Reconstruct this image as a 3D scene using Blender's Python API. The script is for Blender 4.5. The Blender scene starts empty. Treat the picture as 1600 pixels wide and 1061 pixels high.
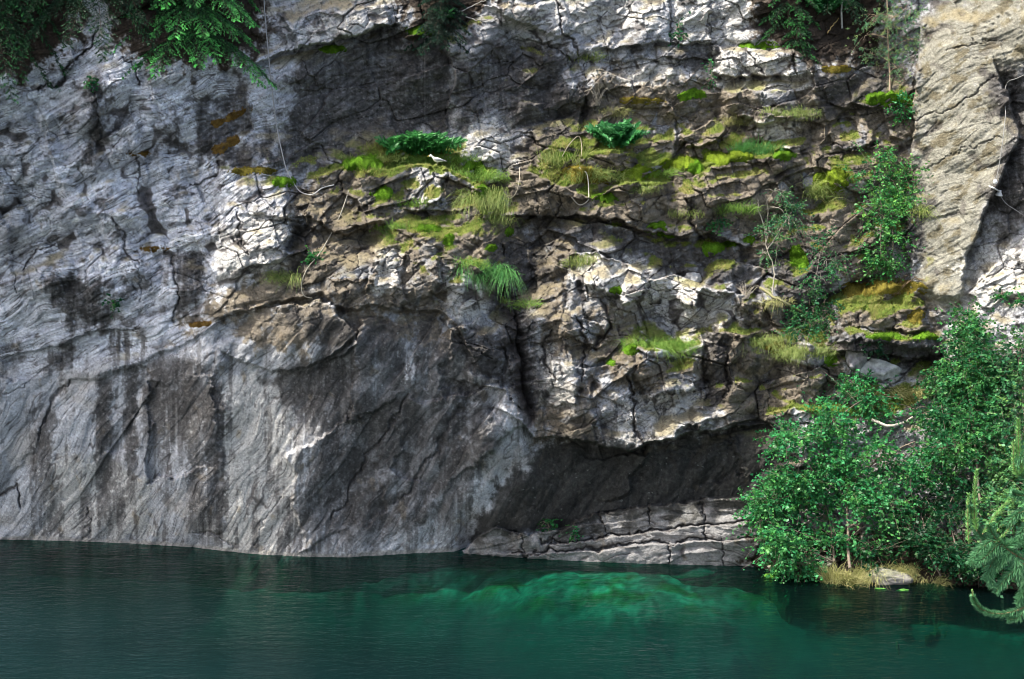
import bpy, math, random
import numpy as np
from mathutils import Vector, Matrix

# ------------------------------------------------------------------ camera / sky / sun
C = bpy.context.scene
CAM = np.array([0.0, -41.0, 10.0]); F = 2198.0; PITCH = math.atan((530.5 - 334.0) / F)
cd = bpy.data.cameras.new("camera"); cam = bpy.data.objects.new("camera", cd)
C.collection.objects.link(cam); C.camera = cam
cam.location = CAM; cam.rotation_euler = (math.pi / 2 - PITCH, 0, 0)
cd.sensor_width = 36.0; cd.lens = 36.0 * F / 1600.0; cd.clip_end = 3000; cd.clip_start = 0.1

SUN = np.array([-0.50, -0.23, 0.84]); SUN /= np.linalg.norm(SUN)
SUN_EL = math.asin(SUN[2]); SUN_AZ = math.atan2(SUN[0], SUN[1])
w = bpy.data.worlds.new("World"); C.world = w; w.use_nodes = True
nt = w.node_tree; bg = nt.nodes["Background"]
sky = nt.nodes.new("ShaderNodeTexSky"); sky.sky_type = 'NISHITA'; sky.sun_disc = False
sky.sun_elevation = SUN_EL; sky.sun_rotation = SUN_AZ
nt.links.new(sky.outputs[0], bg.inputs[0]); bg.inputs[1].default_value = 0.15; sky.dust_density = 4.0; sky.ozone_density = 0.4
ld = bpy.data.lights.new("sun", 'SUN'); ld.energy = 3.8; ld.angle = math.radians(0.5); ld.color = (1.0, 0.95, 0.86)
sun = bpy.data.objects.new("sun", ld); C.collection.objects.link(sun)
sun.rotation_euler = Vector(SUN).to_track_quat('Z', 'Y').to_euler()
C.view_settings.view_transform = 'Standard'; C.view_settings.look = 'None'
C.view_settings.exposure = 1.24; C.view_settings.gamma = 1.0
C.cycles.filter_width = 0.9; C.cycles.max_bounces = 6; C.cycles.transparent_max_bounces = 12

# ------------------------------------------------------------------ helpers
rng = np.random.default_rng(7)

def mesh_obj(name, verts, faces, mat=None, parent=None, col=None, smooth=False, extra=None):
    """faces: (m,k) int array, or a list of such arrays"""
    me = bpy.data.meshes.new(name)
    verts = np.asarray(verts, np.float32)
    if not isinstance(faces, list): faces = [faces]
    faces = [np.asarray(f, np.int32) for f in faces if len(f)]
    me.vertices.add(len(verts)); me.vertices.foreach_set("co", verts.ravel())
    nl = sum(f.size for f in faces); npoly = sum(len(f) for f in faces)
    me.loops.add(nl); me.polygons.add(npoly)
    me.loops.foreach_set("vertex_index", np.concatenate([f.ravel() for f in faces]))
    tot = np.concatenate([np.full(len(f), f.shape[1], np.int32) for f in faces])
    st = np.concatenate([[0], np.cumsum(tot)[:-1]]).astype(np.int32)
    me.polygons.foreach_set("loop_start", st)
    if smooth: me.polygons.foreach_set("use_smooth", np.ones(npoly, bool))
    if col is not None:
        col = np.asarray(col, np.float32)
        if col.shape[1] == 3: col = np.c_[col, np.ones(len(col), np.float32)]
        a = me.color_attributes.new("Col", 'FLOAT_COLOR', 'POINT'); a.data.foreach_set("color", col.ravel())
    if extra:
        for k, val in extra.items():
            a = me.attributes.new(k, 'FLOAT', 'POINT'); a.data.foreach_set("value", np.asarray(val, np.float32))
    me.update(calc_edges=True)
    o = bpy.data.objects.new(name, me); C.collection.objects.link(o)
    if mat: me.materials.append(mat)
    if parent: o.parent = parent; o.matrix_parent_inverse = Matrix.Translation(-Vector(parent.location))
    return o

def tag(o, label=None, cat=None, group=None, kind=None):
    if label: o["label"] = label
    if cat: o["category"] = cat
    if group: o["group"] = group
    if kind: o["kind"] = kind
    return o

def thing(name, loc, label, cat, group=None):
    o = bpy.data.objects.new(name, None); C.collection.objects.link(o)
    o.location = loc; o.empty_display_size = 0.2
    return tag(o, label, cat, group)

def mesh_thing(name, verts, faces, mat, label, cat, group=None, col=None, smooth=False):
    """one-mesh thing with its origin at its base"""
    verts = np.asarray(verts, float); org = np.array([verts[:, 0].mean(), verts[:, 1].mean(), verts[:, 2].min()])
    o = mesh_obj(name, verts - org, faces, mat, None, col, smooth); o.location = org
    return tag(o, label, cat, group)

# ---- hashing / noise
def hsh(i, j, s):
    i = np.asarray(i).astype(np.int64); j = np.asarray(j).astype(np.int64)
    n = (i * 374761393 + j * 668265263 + s * 2147483647 * 31 + s * 974711) & 0xFFFFFFFF
    n = ((n ^ (n >> 13)) * 1274126177) & 0xFFFFFFFF
    n = ((n ^ (n >> 16)) * 2246822519) & 0xFFFFFFFF
    n = n ^ (n >> 15)
    return (n & 0xFFFFFF).astype(np.float32) / np.float32(0xFFFFFF)

def vn(x, y, s=0):
    xi = np.floor(x); yi = np.floor(y); fx = (x - xi).astype(np.float32); fy = (y - yi).astype(np.float32)
    ux = fx * fx * fx * (fx * (fx * 6 - 15) + 10); uy = fy * fy * fy * (fy * (fy * 6 - 15) + 10)
    def g(a, b, dx, dy):
        t = hsh(xi + a, yi + b, s) * np.float32(6.2831853); return np.cos(t) * dx + np.sin(t) * dy
    a = g(0, 0, fx, fy); b = g(1, 0, fx - 1, fy); c = g(0, 1, fx, fy - 1); d = g(1, 1, fx - 1, fy - 1)
    return (a + (b - a) * ux + (c - a) * uy + (a - b - c + d) * ux * uy) * 1.5

def fbm(x, y, s=0, o=4, gain=0.5):
    r = 0; a = 1.0; t = 0
    for k in range(o):
        r = r + a * vn(x * 2 ** k + 17.3 * k, y * 2 ** k - 9.1 * k, s + k); t += a; a *= gain
    return r / t

def voro(x, y, s=0, cheb=0.0):
    """F1, F2, cell id (two ints), offset from the cell centre"""
    xi = np.floor(x); yi = np.floor(y)
    f1 = np.full(x.shape, 9.0, np.float32); f2 = f1.copy(); ci = np.zeros(x.shape); cj = np.zeros(x.shape)
    dx = np.zeros(x.shape, np.float32); dy = dx.copy()
    for a in (-1, 0, 1):
        for b in (-1, 0, 1):
            px = xi + a + hsh(xi + a, yi + b, s); py = yi + b + hsh(xi + a, yi + b, s + 51)
            ex = (x - px).astype(np.float32); ey = (y - py).astype(np.float32); d = np.sqrt(ex * ex + ey * ey) * (1 - cheb) + np.maximum(np.abs(ex), np.abs(ey)) * cheb
            n = d < f1
            f2 = np.where(n, f1, np.minimum(f2, d)); f1 = np.where(n, d, f1)
            ci = np.where(n, xi + a, ci); cj = np.where(n, yi + b, cj); dx = np.where(n, ex, dx); dy = np.where(n, ey, dy)
    return f1, f2, ci, cj, dx, dy

def sstep(a, b, x):
    t = np.clip((x - a) / (b - a), 0, 1); return t * t * (3 - 2 * t)

# ---- camera geometry: photo pixel + depth -> world
cp, sp = math.cos(PITCH), math.sin(PITCH)
def ray(u, v):
    a = (np.asarray(u, float) - 800.0) / F; b = (530.5 - np.asarray(v, float)) / F
    dx = a; dy = cp + b * sp; dz = -sp + b * cp
    return dx / dy, dz / dy
def at(u, v, Y):
    rx, rz = ray(u, v); D = np.asarray(Y) - CAM[1]
    return np.stack([CAM[0] + rx * D, np.asarray(Y) + 0 * rx, CAM[2] + rz * D], -1)
def shoreY(v):
    return CAM[1] - CAM[2] / ray(0, v)[1]

# ------------------------------------------------------------------ cliff relief
def axis(lo, a, b, hi, fine, coarse):
    return np.concatenate([np.arange(lo, a, coarse), np.arange(a, b, fine), np.arange(b, hi + coarse, coarse)])
ua = axis(-450, -30, 1630, 2050, 1.25, 7.0); va = axis(-330, -20, 925, 1120, 1.25, 7.0)
U, V = np.meshgrid(ua, va); U = U.astype(np.float32); V = V.astype(np.float32)
M = 0.01865
x0 = (U - 800) * M; z0 = (870 - V) * M

def table(us, vs, T):
    T = np.array(T, float)
    def w1(g, q):
        g = np.array(g, float); k = np.clip(np.searchsorted(g, q) - 1, 0, len(g) - 2); t = (q - g[k]) / (g[k + 1] - g[k])
        t = np.clip(t, 0, 1); i = [np.clip(k + d, 0, len(g) - 1) for d in (-1, 0, 1, 2)]
        c = [(-t + 2 * t ** 2 - t ** 3) / 2, (2 - 5 * t ** 2 + 3 * t ** 3) / 2, (t + 4 * t ** 2 - 3 * t ** 3) / 2, (-t ** 2 + t ** 3) / 2]
        W = np.zeros((len(q), len(g)))
        for a, b in zip(i, c): W[np.arange(len(q)), a] += b
        return W
    return (w1(vs, va) @ T @ w1(us, ua).T).astype(np.float32)

US = [-450, -200, 0, 200, 400, 600, 800, 1000, 1200, 1400, 1500, 1600, 1800, 2050]
VS = [-330, -100, 0, 100, 200, 300, 400, 500, 600, 700, 800, 900, 1120]
base = table(US, VS, [
 # -450 -200   0    200   400   600   800  1000  1200  1400  1500  1600  1800  2050
 [4.0,  4.0,  3.5,  3.0,  4.0,  4.5,  5.0,  5.5,  6.0,  6.0,  5.0,  4.0,  3.0,  3.0],   # -330
 [-2.0, -1.8, -1.4, -0.8, 1.0, 2.5, 3.2, 3.8, 4.6, 4.8, 3.4, 1.8, 0.5, 0.0],   # -100
 [-3.2, -2.8, -2.3, -1.7, -0.1, 1.4, 2.3, 3.0, 4.0, 4.4, 2.9, 1.2, 0.0, -0.5],   # 0
 [-4.2, -3.8, -3.2, -2.6, -1.0, 1.1, 2.0, 2.8, 3.5, 3.9, 2.3, 0.9, -0.3, -1.0],   # 100
 [-3.7, -3.3, -2.7, -2.2, -0.9, 1.3, 2.0, 2.6, 2.9, 3.3, 1.9, 0.5, -0.6, -1.3],   # 200
 [-3.1, -2.7, -2.1, -1.9, -1.6, -0.7, 0.9, 1.5, 2.1, 2.5, 1.5, 0.1, -0.9, -1.5],   # 300
 [-2.4, -2.0, -1.5, -1.6, -2.4, -1.9, -0.2, 0.8, 1.5, 1.8, 1.1, -0.3, -1.2, -1.8],   # 400
 [-1.6, -1.3, -0.8, -1.2, -2.7, -2.9, -1.4, 0.0, 0.6, 1.0, 0.4, -0.7, -1.5, -2.1],   # 500
 [-0.6, -0.3, 0.0, -0.7, -2.1, -2.4, -1.8, -0.7, -0.1, 0.2, -0.3, -1.2, -1.9, -2.5],   # 600
 [1.3,  1.2,  0.6, -0.2, -1.5, -1.7, -1.3, -1.2, -0.8, -0.8, -1.2, -1.8, -2.4, -3.0],   # 700
 [1.8,  1.7,  1.2,  0.5, -0.8, -1.0, -0.6, -0.6, -1.0, -2.0, -2.3, -2.6, -3.0, -3.5],   # 800
 [2.2,  2.2,  1.9,  1.2, -0.1, -0.3, -0.1, -0.6, -1.8, -3.0, -3.3, -3.6, -3.9, -4.2],   # 900
 [2.4,  2.3,  2.0,  1.2,  0.3,  0.3, -0.1, -0.6, -1.2, -2.6, -3.0, -3.3, -3.7, -4.2]])  # 1120
jag = table(US, VS, [
 [.7, .7, .7, .7, .8, .8, .9, .9, .9, .9, .6, .6, .7, .7],
 [.6, .6, .6, .6, .8, .8, .9, .9, .9, .9, .6, .6, .7, .7],
 [.6, .6, .6, .6, .8, .8, .9, .9, .9, .9, .5, .5, .7, .7],
 [.5, .5, .5, .5, .7, .5, .8, .9, .9, .9, .4, .6, .7, .7],
 [.95, .95, .95, .9, .6, .4, .9, .9, 1., 1., .6, .6, .7, .7],
 [.95, .95, .95, .95, 1., 1., 1., 1., 1., 1., .6, .6, .7, .7],
 [.95, .95, .95, .95, 1., 1., 1., 1., 1., 1., .6, .6, .7, .7],
 [.4, .4, .4, .5, .6, .6, .9, 1.1, 1.1, 1., .6, .7, .7, .7],
 [.3, .3, .3, .3, .3, .3, .5, 1.1, 1.1, 1., .9, .7, .7, .7],
 [.3, .3, .3, .3, .3, .25, .4, .7, .9, 1., .9, .7, .7, .7],
 [.3, .3, .3, .3, .25, .25, .3, .3, .5, .8, .8, .7, .7, .7],
 [.3, .3, .3, .3, .3, .3, .4, .4, .5, .8, .8, .7, .7, .7],
 [.3, .3, .3, .3, .3, .3, .4, .4, .5, .8, .8, .7, .7, .7]])
jag = np.clip(jag, 0.15, 1.2)

# wobble of authored lines so that no edge is straight
wu = (fbm(x0 * 1.1, z0 * 1.1, 3, 4) * 20 + fbm(x0 * 5, z0 * 5, 9, 3) * 6).astype(np.float32)
wv = (fbm(x0 * 1.1, z0 * 1.1, 13, 4) * 18 + fbm(x0 * 5, z0 * 5, 19, 3) * 6).astype(np.float32)
Uw = U + wu; Vw = V + wv

def hstep(pts, d, L, soft=2.5, taper=25, wob=0.5):
    """below the line the rock steps back by d metres (d<0: sticks out), fading over L pixels"""
    p = np.array(pts, float); f = np.interp(ua, p[:, 0], p[:, 1])[None, :]
    t = (V + wob * wv) - f
    e = sstep(p[0, 0] - taper * .2, p[0, 0] + taper, Uw) * (1 - sstep(p[-1, 0] - taper, p[-1, 0] + taper * .2, Uw))
    return (d * sstep(-soft * .5, soft * .5, t) * np.exp(-np.maximum(t, 0) / L) * e).astype(np.float32)

def vstep(pts, d, L, soft=2.5, taper=20, wob=0.5):
    """right of the line (u given along v) the rock steps back by d metres"""
    p = np.array(pts, float); f = np.interp(va, p[:, 1], p[:, 0])[:, None]
    t = (U + wob * wu) - f
    e = sstep(p[0, 1] - taper * .2, p[0, 1] + taper, Vw) * (1 - sstep(p[-1, 1] - taper, p[-1, 1] + taper * .2, Vw))
    s = np.sign(L); t = t * s
    return (d * sstep(-soft * .5, soft * .5, t) * np.exp(-np.maximum(t, 0) / abs(L)) * e).astype(np.float32)

def segdist(pts, wob=0.6):
    """distance in pixels to a polyline, and the position along it 0..1"""
    p = np.array(pts, float); D = np.full(U.shape, 1e3, np.float32)
    lo = p.min(0) - 60; hi = p.max(0) + 60
    i0, i1 = np.searchsorted(va, [lo[1], hi[1]]); j0, j1 = np.searchsorted(ua, [lo[0], hi[0]])
    a = (U + wob * wu)[i0:i1, j0:j1]; b = (V + wob * wv)[i0:i1, j0:j1]; m = np.full(a.shape, 1e3, np.float32)
    for q, r in zip(p[:-1], p[1:]):
        e = r - q; t = np.clip(((a - q[0]) * e[0] + (b - q[1]) * e[1]) / (e @ e), 0, 1)
        m = np.minimum(m, np.hypot(a - q[0] - t * e[0], b - q[1] - t * e[1]))
    D[i0:i1, j0:j1] = m
    return D

def inpoly(pts, feather=12, wob=1.0):
    p = np.array(pts, float); out = np.zeros(U.shape, np.float32)
    lo = p.min(0) - 50; hi = p.max(0) + 50
    i0, i1 = np.searchsorted(va, [lo[1], hi[1]]); j0, j1 = np.searchsorted(ua, [lo[0], hi[0]])
    a = (U + wob * wu)[i0:i1, j0:j1]; b = (V + wob * wv)[i0:i1, j0:j1]
    ins = np.zeros(a.shape, bool); m = np.full(a.shape, 1e3, np.float32)
    for q, r in zip(p, np.roll(p, -1, 0)):
        e = r - q; t = np.clip(((a - q[0]) * e[0] + (b - q[1]) * e[1]) / max(e @ e, 1e-6), 0, 1)
        m = np.minimum(m, np.hypot(a - q[0] - t * e[0], b - q[1] - t * e[1]))
        c = ((q[1] > b) != (r[1] > b)) & (a < (r[0] - q[0]) * (b - q[1]) / (r[1] - q[1] + 1e-9) + q[0]); ins ^= c
    out[i0:i1, j0:j1] = sstep(-feather * .5, feather * .5, np.where(ins, m, -m))
    return out

Y = base.copy()
# overhanging lips (rock steps back below the line)
for a in [
  ([(330, 500), (380, 488), (450, 468), (503, 460), (540, 483), (587, 481), (640, 484), (690, 492), (715, 510), (740, 560)], .5, 160, 7),
  ([(335, 540), (383, 567), (424, 579), (458, 579), (515, 555), (560, 520)], .42, 80, 5),
  ([(0, 562), (60, 545), (119, 528), (170, 512), (228, 515)], .35, 45),
  ([(90, 600), (150, 592), (190, 580), (235, 560), (300, 532), (345, 505)], .2, 90, 9),
  ([(385, 104), (461, 76), (536, 61), (603, 41), (625, 36)], .8, 22),
  ([(930, 78), (987, 71), (1038, 64), (1106, 66)], .5, 35),
  ([(1115, 114), (1170, 121), (1230, 117), (1275, 108)], .4, 16),
  ([(960, 98), (1000, 92), (1050, 100)], .25, 20),
  ([(785, 340), (870, 338), (920, 338), (965, 342), (1008, 360), (1060, 372), (1110, 362), (1190, 395)], 1.0, 55),
  ([(770, 640), (815, 658), (837, 683), (889, 686), (941, 694), (985, 705), (1011, 692), (1093, 675), (1158, 667), (1230, 662)], 1.7, 150, 4.0, 190),
  ([(700, 590), (740, 600), (790, 612), (815, 640)], .5, 60),
  ([(625, 326), (660, 330), (700, 332), (735, 325)], .45, 22),
  ([(1290, 548), (1350, 552), (1420, 560), (1475, 550)], .9, 40),
  ([(1310, 442), (1340, 440), (1370, 430)], .5, 14),
  ([(520, 365), (550, 352), (590, 348)], .35, 25),
  ([(410, 345), (445, 340), (480, 350)], .45, 30),
  ([(230, 397), (260, 398)], .2, 14),
  ([(1120, 640), (1080, 640)][::-1], .3, 40),
  ([(880, 520), (930, 545), (960, 530)], .35, 30),
  ([(970, 540), (1030, 560), (1090, 540)], .3, 25),
  ([(1100, 265), (1160, 262), (1230, 250)], .25, 25),
  ([(960, 165), (1010, 170), (1060, 165)], .25, 20),
  ([(1135, 178), (1200, 195), (1260, 180)], .35, 25),
  ([(1290, 240), (1340, 235), (1380, 215)], .4, 30),
  ([(1280, 150), (1320, 175), (1355, 170)], .35, 30),
  ([(1000, 640), (1050, 625), (1095, 600)], .3, 22),
  ([(60, 240), (110, 262), (150, 250)], .12, 20), ([(150, 330), (200, 345), (260, 318)], .15, 20),
  ([(30, 395), (90, 372), (150, 360)], .2, 24), ([(290, 300), (340, 270)], .2, 24),
]: Y += hstep(*a)
# ledges (rock sticks out below the line)
for a in [
  ([(335, 262), (400, 268), (440, 280), (475, 297)], -.5, 130),
  ([(465, 292), (520, 264), (560, 252), (600, 266), (640, 258), (690, 256), (730, 276), (775, 305)], -.95, 180),
  ([(790, 262), (830, 268), (870, 288), (925, 310), (960, 290), (1005, 282), (1060, 285)], -.7, 120),
  ([(1050, 262), (1100, 258), (1150, 248), (1200, 240), (1245, 250)], -.6, 90),
  ([(870, 400), (933, 392), (967, 406), (1021, 438), (1055, 428), (1100, 446), (1190, 470)], -1.1, 190),
  ([(720, 862), (746, 838), (776, 827), (828, 839), (876, 826), (941, 800), (1015, 791), (1089, 783), (1158, 778), (1240, 774)], -1.0, 300),
  ([(850, 852), (928, 843), (1010, 832), (1089, 822), (1240, 812)], -.42, 160, 3.0, 25, .25),
  ([(760, 866), (840, 864), (941, 860), (1028, 850), (1240, 838)], -.38, 160, 3.0, 25, .25),
  ([(690, 400), (740, 415), (790, 440)], -.4, 80), ([(590, 352), (640, 360), (690, 362)], -.35, 60),
  ([(1095, 388), (1140, 386), (1180, 378)], -.5, 60),
  ([(970, 545), (1025, 542), (1075, 545)], -.5, 70),
  ([(1295, 470), (1340, 458), (1400, 450), (1445, 470)], -.5, 50), ([(1300, 506), (1344, 519), (1408, 531), (1470, 525)], -.55, 40),
  ([(1170, 530), (1220, 530), (1290, 545)], -.4, 60), ([(1180, 645), (1240, 640), (1320, 630)], -.5, 70),
  ([(1180, 175), (1230, 185), (1265, 178)], -.45, 50), ([(1340, 165), (1380, 150), (1430, 165)], -.5, 60),
  ([(1265, 300), (1300, 285), (1330, 300)], -.45, 60), ([(880, 245), (960, 232), (1000, 240)], -.4, 40),
  ([(1060, 215), (1130, 180)], -.3, 40), ([(610, 60), (650, 55), (690, 60)], -.4, 60), ([(795, 155), (830, 160), (870, 165)], -.35, 50),
  ([(1270, 150), (1300, 160)], -.3, 40), ([(1115, 144), (1180, 142), (1255, 140)], -.35, 60), ([(1105, 72), (1200, 76), (1270, 80)], -.35, 60),
  ([(950, 818), (1020, 808), (1100, 800), (1240, 790)], -.10, 60, 3.0, 25, .25)]: Y += hstep(*a)
# corners: right of the line set back (L<0: left of it)
for a in [
  ([(775, 375), (790, 420), (800, 460), (806, 520), (812, 580), (826, 650)], .6, 50),
  ([(1098, 520), (1096, 580), (1100, 640)], .5, 35), ([(452, 345), (455, 375), (446, 400)], .6, 35),
  ([(655, 270), (660, 300), (650, 325)], .25, 18), ([(692, 270), (700, 300), (695, 325)], .3, 30),
  ([(1550, 95), (1578, 150), (1590, 210), (1560, 290), (1535, 340), (1510, 400), (1500, 470)], 1.1, 260, 3.0, 70),
  ([(1440, 20), (1430, 130), (1425, 240), (1420, 400), (1425, 470)], -.6, 200),
  ([(590, 365), (580, 420), (570, 470)], -.25, 40), ([(640, 380), (625, 430), (640, 480)], .25, 30),
  ([(1040, 140), (1060, 200), (1050, 260)], .25, 60), ([(880, 80), (910, 150), (905, 210)], .5, 45),
  ([(700, 60), (710, 130), (690, 200)], -.3, 70), ([(845, 600), (850, 650), (848, 690)], .2, 20), ([(935, 560), (925, 620), (945, 690)], .3, 30),
  ([(990, 580), (995, 640), (1005, 700)], .3, 18), ([(150, 130), (160, 180), (150, 240)], .12, 40), ([(205, 150), (215, 220), (235, 290)], .15, 60),
  ([(105, 60), (118, 100), (85, 135)], .3, 40),
]: Y += vstep(*a)
# chimneys and cracks: (line, half width px, depth m)
cracks = [
  ([(760, 440), (792, 475), (805, 520), (814, 590), (828, 650)], 10, .4), ([(212, 245), (214, 270), (222, 300)], 2.2, .22),
  ([(0, 265), (30, 285), (70, 310), (115, 328)], 1.8, .14), ([(40, 420), (60, 395), (85, 380)], 3, .3), ([(24, 430), (24, 460)], 2, .2),
  ([(180, 340), (195, 375), (200, 405), (225, 412)], 3.0, .25), ([(150, 130), (155, 170), (152, 200)], 2.5, .18), ([(60, 140), (100, 122), (128, 80), (150, 42)], 3.2, .35),
  ([(195, 90), (215, 115), (215, 130)], 3, .3), ([(300, 290), (330, 272), (345, 255)], 3, .3), ([(365, 370), (380, 390), (372, 330)], 3, .25),
  ([(272, 400), (275, 440), (278, 500)], 4, .22), ([(215, 420), (215, 470)], 2.5, .15), ([(1048, 0), (1052, 60), (1115, 62)], 2.5, .25),
  ([(1113, 0), (1113, 80)], 2.5, .22), ([(883, 55), (905, 90), (885, 55), (870, 0)], 3, .3), ([(825, 50), (860, 75), (900, 95)], 4, .3),
  ([(1170, 70), (1185, 115)], 2.5, .25), ([(1240, 80), (1240, 115)], 2, .25), ([(1475, 80), (1510, 70), (1560, 60)], 2, .15), ([(1425, 190), (1480, 170), (1560, 120)], 2, .16),
  ([(1440, 260), (1490, 240), (1560, 215)], 1.8, .12), ([(870, 300), (873, 335)], 3, .3), ([(838, 300), (838, 335)], 2, .2), ([(1075, 310), (1085, 345), (1095, 375)], 6, .4),
  ([(660, 268), (668, 320)], 2, .2), ([(905, 500), (915, 560), (905, 600)], 4, .35), ([(985, 590), (992, 650), (1000, 700)], 4, .4), ([(1135, 560), (1128, 620)], 3, .3),
  ([(940, 470), (950, 510), (930, 545)], 6, .4), ([(1000, 500), (1010, 540)], 5, .35), ([(855, 520), (850, 560), (870, 590)], 5, .35),
  ([(0, 620), (40, 600), (90, 560)], 2, .12), ([(60, 680), (70, 640), (110, 600)], 4, .25), ([(0, 770), (25, 755), (35, 790)], 5, .3), ([(130, 790), (135, 840)], 3, .15),
  ([(390, 855), (410, 820), (440, 780)], 1.8, .1), ([(300, 825), (340, 840), (370, 855)], 3, .15), ([(520, 810), (560, 740), (600, 680), (640, 620)], 5, .22), ([(620, 790), (680, 700), (720, 640)], 5, .2),
  ([(845, 850), (928, 841), (1010, 830), (1089, 820), (1240, 810)], 3.2, .35), ([(800, 866), (941, 858), (1028, 848), (1240, 836)], 3.0, .3), ([(941, 800), (945, 845)], 2.5, .25), ([(1015, 791), (1018, 822)], 2.5, .25), ([(1095, 783), (1098, 850)], 2.5, .25), ([(1050, 845), (1045, 880)], 2.5, .25), ([(1130, 838), (1125, 885)], 2.5, .25),
  ([(870, 828), (855, 862)], 2.5, .25), ([(800, 830), (820, 862)], 2.5, .2), ([(1180, 780), (1185, 880)], 2.5, .25), ([(1395, 475), (1400, 520)], 3, .25), ([(1350, 480), (1345, 515)], 3, .25),
  ([(540, 460), (560, 430), (590, 410), (640, 400)], 2.2, .15), ([(480, 420), (540, 405), (600, 392)], 2, .15), ([(690, 500), (720, 530), (760, 560)], 3, .2),
]
crk = np.zeros(U.shape, np.float32)
for p, hw, d in cracks:
    d = d if hw > 8 else d * .6; hw = hw if hw > 8 else hw * (.25 + .5 * np.clip(fbm(x0 * 2, z0 * 2, 44, 3) + .5, 0, 1)); D = segdist(p, .9); g = np.exp(-(D / hw) ** 2); Y += d * g; crk = np.maximum(crk, g * min(1, d * 3))

jag = np.maximum(jag, .62 * inpoly([(330, 490), (700, 490), (780, 580), (720, 640), (560, 580), (460, 600), (340, 580)], 70)); jag = np.maximum(jag, .42 * inpoly([(480, 580), (1220, 690), (1220, 790), (720, 860), (480, 860)], 60))
# --- authored blocks: outline, how far it stands out, lean to the right and downwards (m per m)
for p, d, gu, gv in [
  ([(885, 400), (933, 391), (967, 406), (1021, 438), (1000, 470), (955, 462), (900, 440)], -.1, -.3, -1.1), ([(1040, 440), (1058, 425), (1100, 447), (1090, 482), (1050, 470)], -.2, -.4, -.9),
  ([(640, 262), (690, 262), (690, 322), (637, 316)], -.1, -.5, 0), ([(696, 266), (737, 274), (738, 318), (700, 320)], .1, .9, .1), ([(400, 340), (450, 345), (448, 405), (400, 412)], -.2, -.4, -.1),
  ([(1115, 76), (1275, 82), (1272, 113), (1170, 120), (1116, 113)], -.35, -.05, -.15), ([(440, 20), (600, 5), (606, 38), (536, 60), (461, 74)], -.45, 0, .1), ([(1065, 190), (1100, 180), (1136, 200), (1130, 228), (1070, 226)], -.35, -.1, -.5),
  ([(1293, 195), (1350, 180), (1366, 215), (1330, 236), (1300, 225)], -.35, -.2, -.2), ([(778, 375), (838, 370), (835, 460), (795, 460)], .05, .8, .1), ([(600, 395), (640, 370), (690, 400), (690, 445), (640, 480), (590, 470)], -.25, -.35, -.1),
  ([(990, 560), (1090, 555), (1086, 612), (1010, 622)], -.35, -.1, -.3), ([(1000, 642), (1090, 610), (1112, 660), (1020, 690)], -.1, -.3, -.8), ([(1100, 530), (1140, 540), (1132, 640), (1100, 640)], .05, .8, 0),
  ([(840, 560), (895, 530), (902, 632), (850, 640)], -.15, -.5, -.1), ([(905, 440), (960, 462), (940, 520), (898, 500)], -.1, -.2, -.4), ([(1330, 475), (1440, 480), (1440, 515), (1330, 510)], -.4, -.1, 0), ([(1310, 508), (1470, 528), (1466, 550), (1310, 530)], -.4, 0, -.1),
  ([(770, 5), (880, 0), (900, 50), (930, 72), (840, 50)], -.2, .25, .1), ([(950, 0), (1048, 0), (1050, 60), (960, 70)], -.1, -.2, .15), ([(1060, 0), (1112, 0), (1112, 66), (1058, 60)], -.2, -.1, .05), ([(860, 385), (905, 375), (895, 430), (860, 440)], -.1, .3, .1),
  ([(350, 290), (450, 285), (455, 335), (360, 340)], -.2, -.2, -.1), ([(470, 300), (560, 300), (600, 350), (520, 365), (470, 340)], -.25, -.2, -.3), ([(700, 500), (790, 545), (790, 590), (705, 585)], .05, .3, .3), ([(1160, 185), (1240, 190), (1240, 235), (1180, 225)], -.1, -.2, -.3),
  ([(1240, 250), (1300, 245), (1290, 330), (1200, 330)], .1, .2, .2), ([(830, 420), (870, 400), (880, 500), (835, 520)], -.15, -.3, 0), ([(1110, 480), (1180, 470), (1200, 520), (1120, 530)], -.2, -.2, -.3),
  ([(390, 478), (520, 470), (565, 535), (470, 582), (420, 580), (355, 548)], -.22, -.18, .15), ([(565, 500), (700, 498), (670, 600), (540, 660)], -.18, .25, .05), ([(640, 630), (790, 600), (815, 660), (700, 770), (610, 730)], -.28, -.25, .1),
  ([(100, 592), (235, 570), (205, 700), (110, 730)], .12, .15, 0), ([(450, 710), (560, 650), (610, 800), (470, 862)], -.18, .22, .05), ([(-20, 600), (90, 580), (65, 700), (-20, 770)], -.22, .3, .05), ([(235, 600), (330, 580), (345, 720), (230, 760)], .1, -.2, .1), ([(700, 520), (785, 550), (790, 600), (690, 600)], -.15, -.3, .2),
  ([(900, 720), (1010, 705), (980, 770), (900, 800)], -.2, -.2, .1), ([(1050, 700), (1150, 690), (1160, 740), (1060, 770)], .1, .2, .1), ([(60, 180), (180, 150), (220, 260), (90, 290)], -.12, .15, .05), ([(0, 320), (110, 310), (130, 400), (20, 430)], .1, -.15, 0), ([(150, 330), (260, 320), (270, 390), (180, 410)], -.12, .1, .1), ([(230, 120), (380, 110), (390, 200), (260, 230)], .1, .12, .05)]:
    c = np.mean(p, 0); Y += inpoly(p, 6, .9) * (d + gu * (U - c[0]) * M + gv * (V - c[1]) * M)
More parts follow.
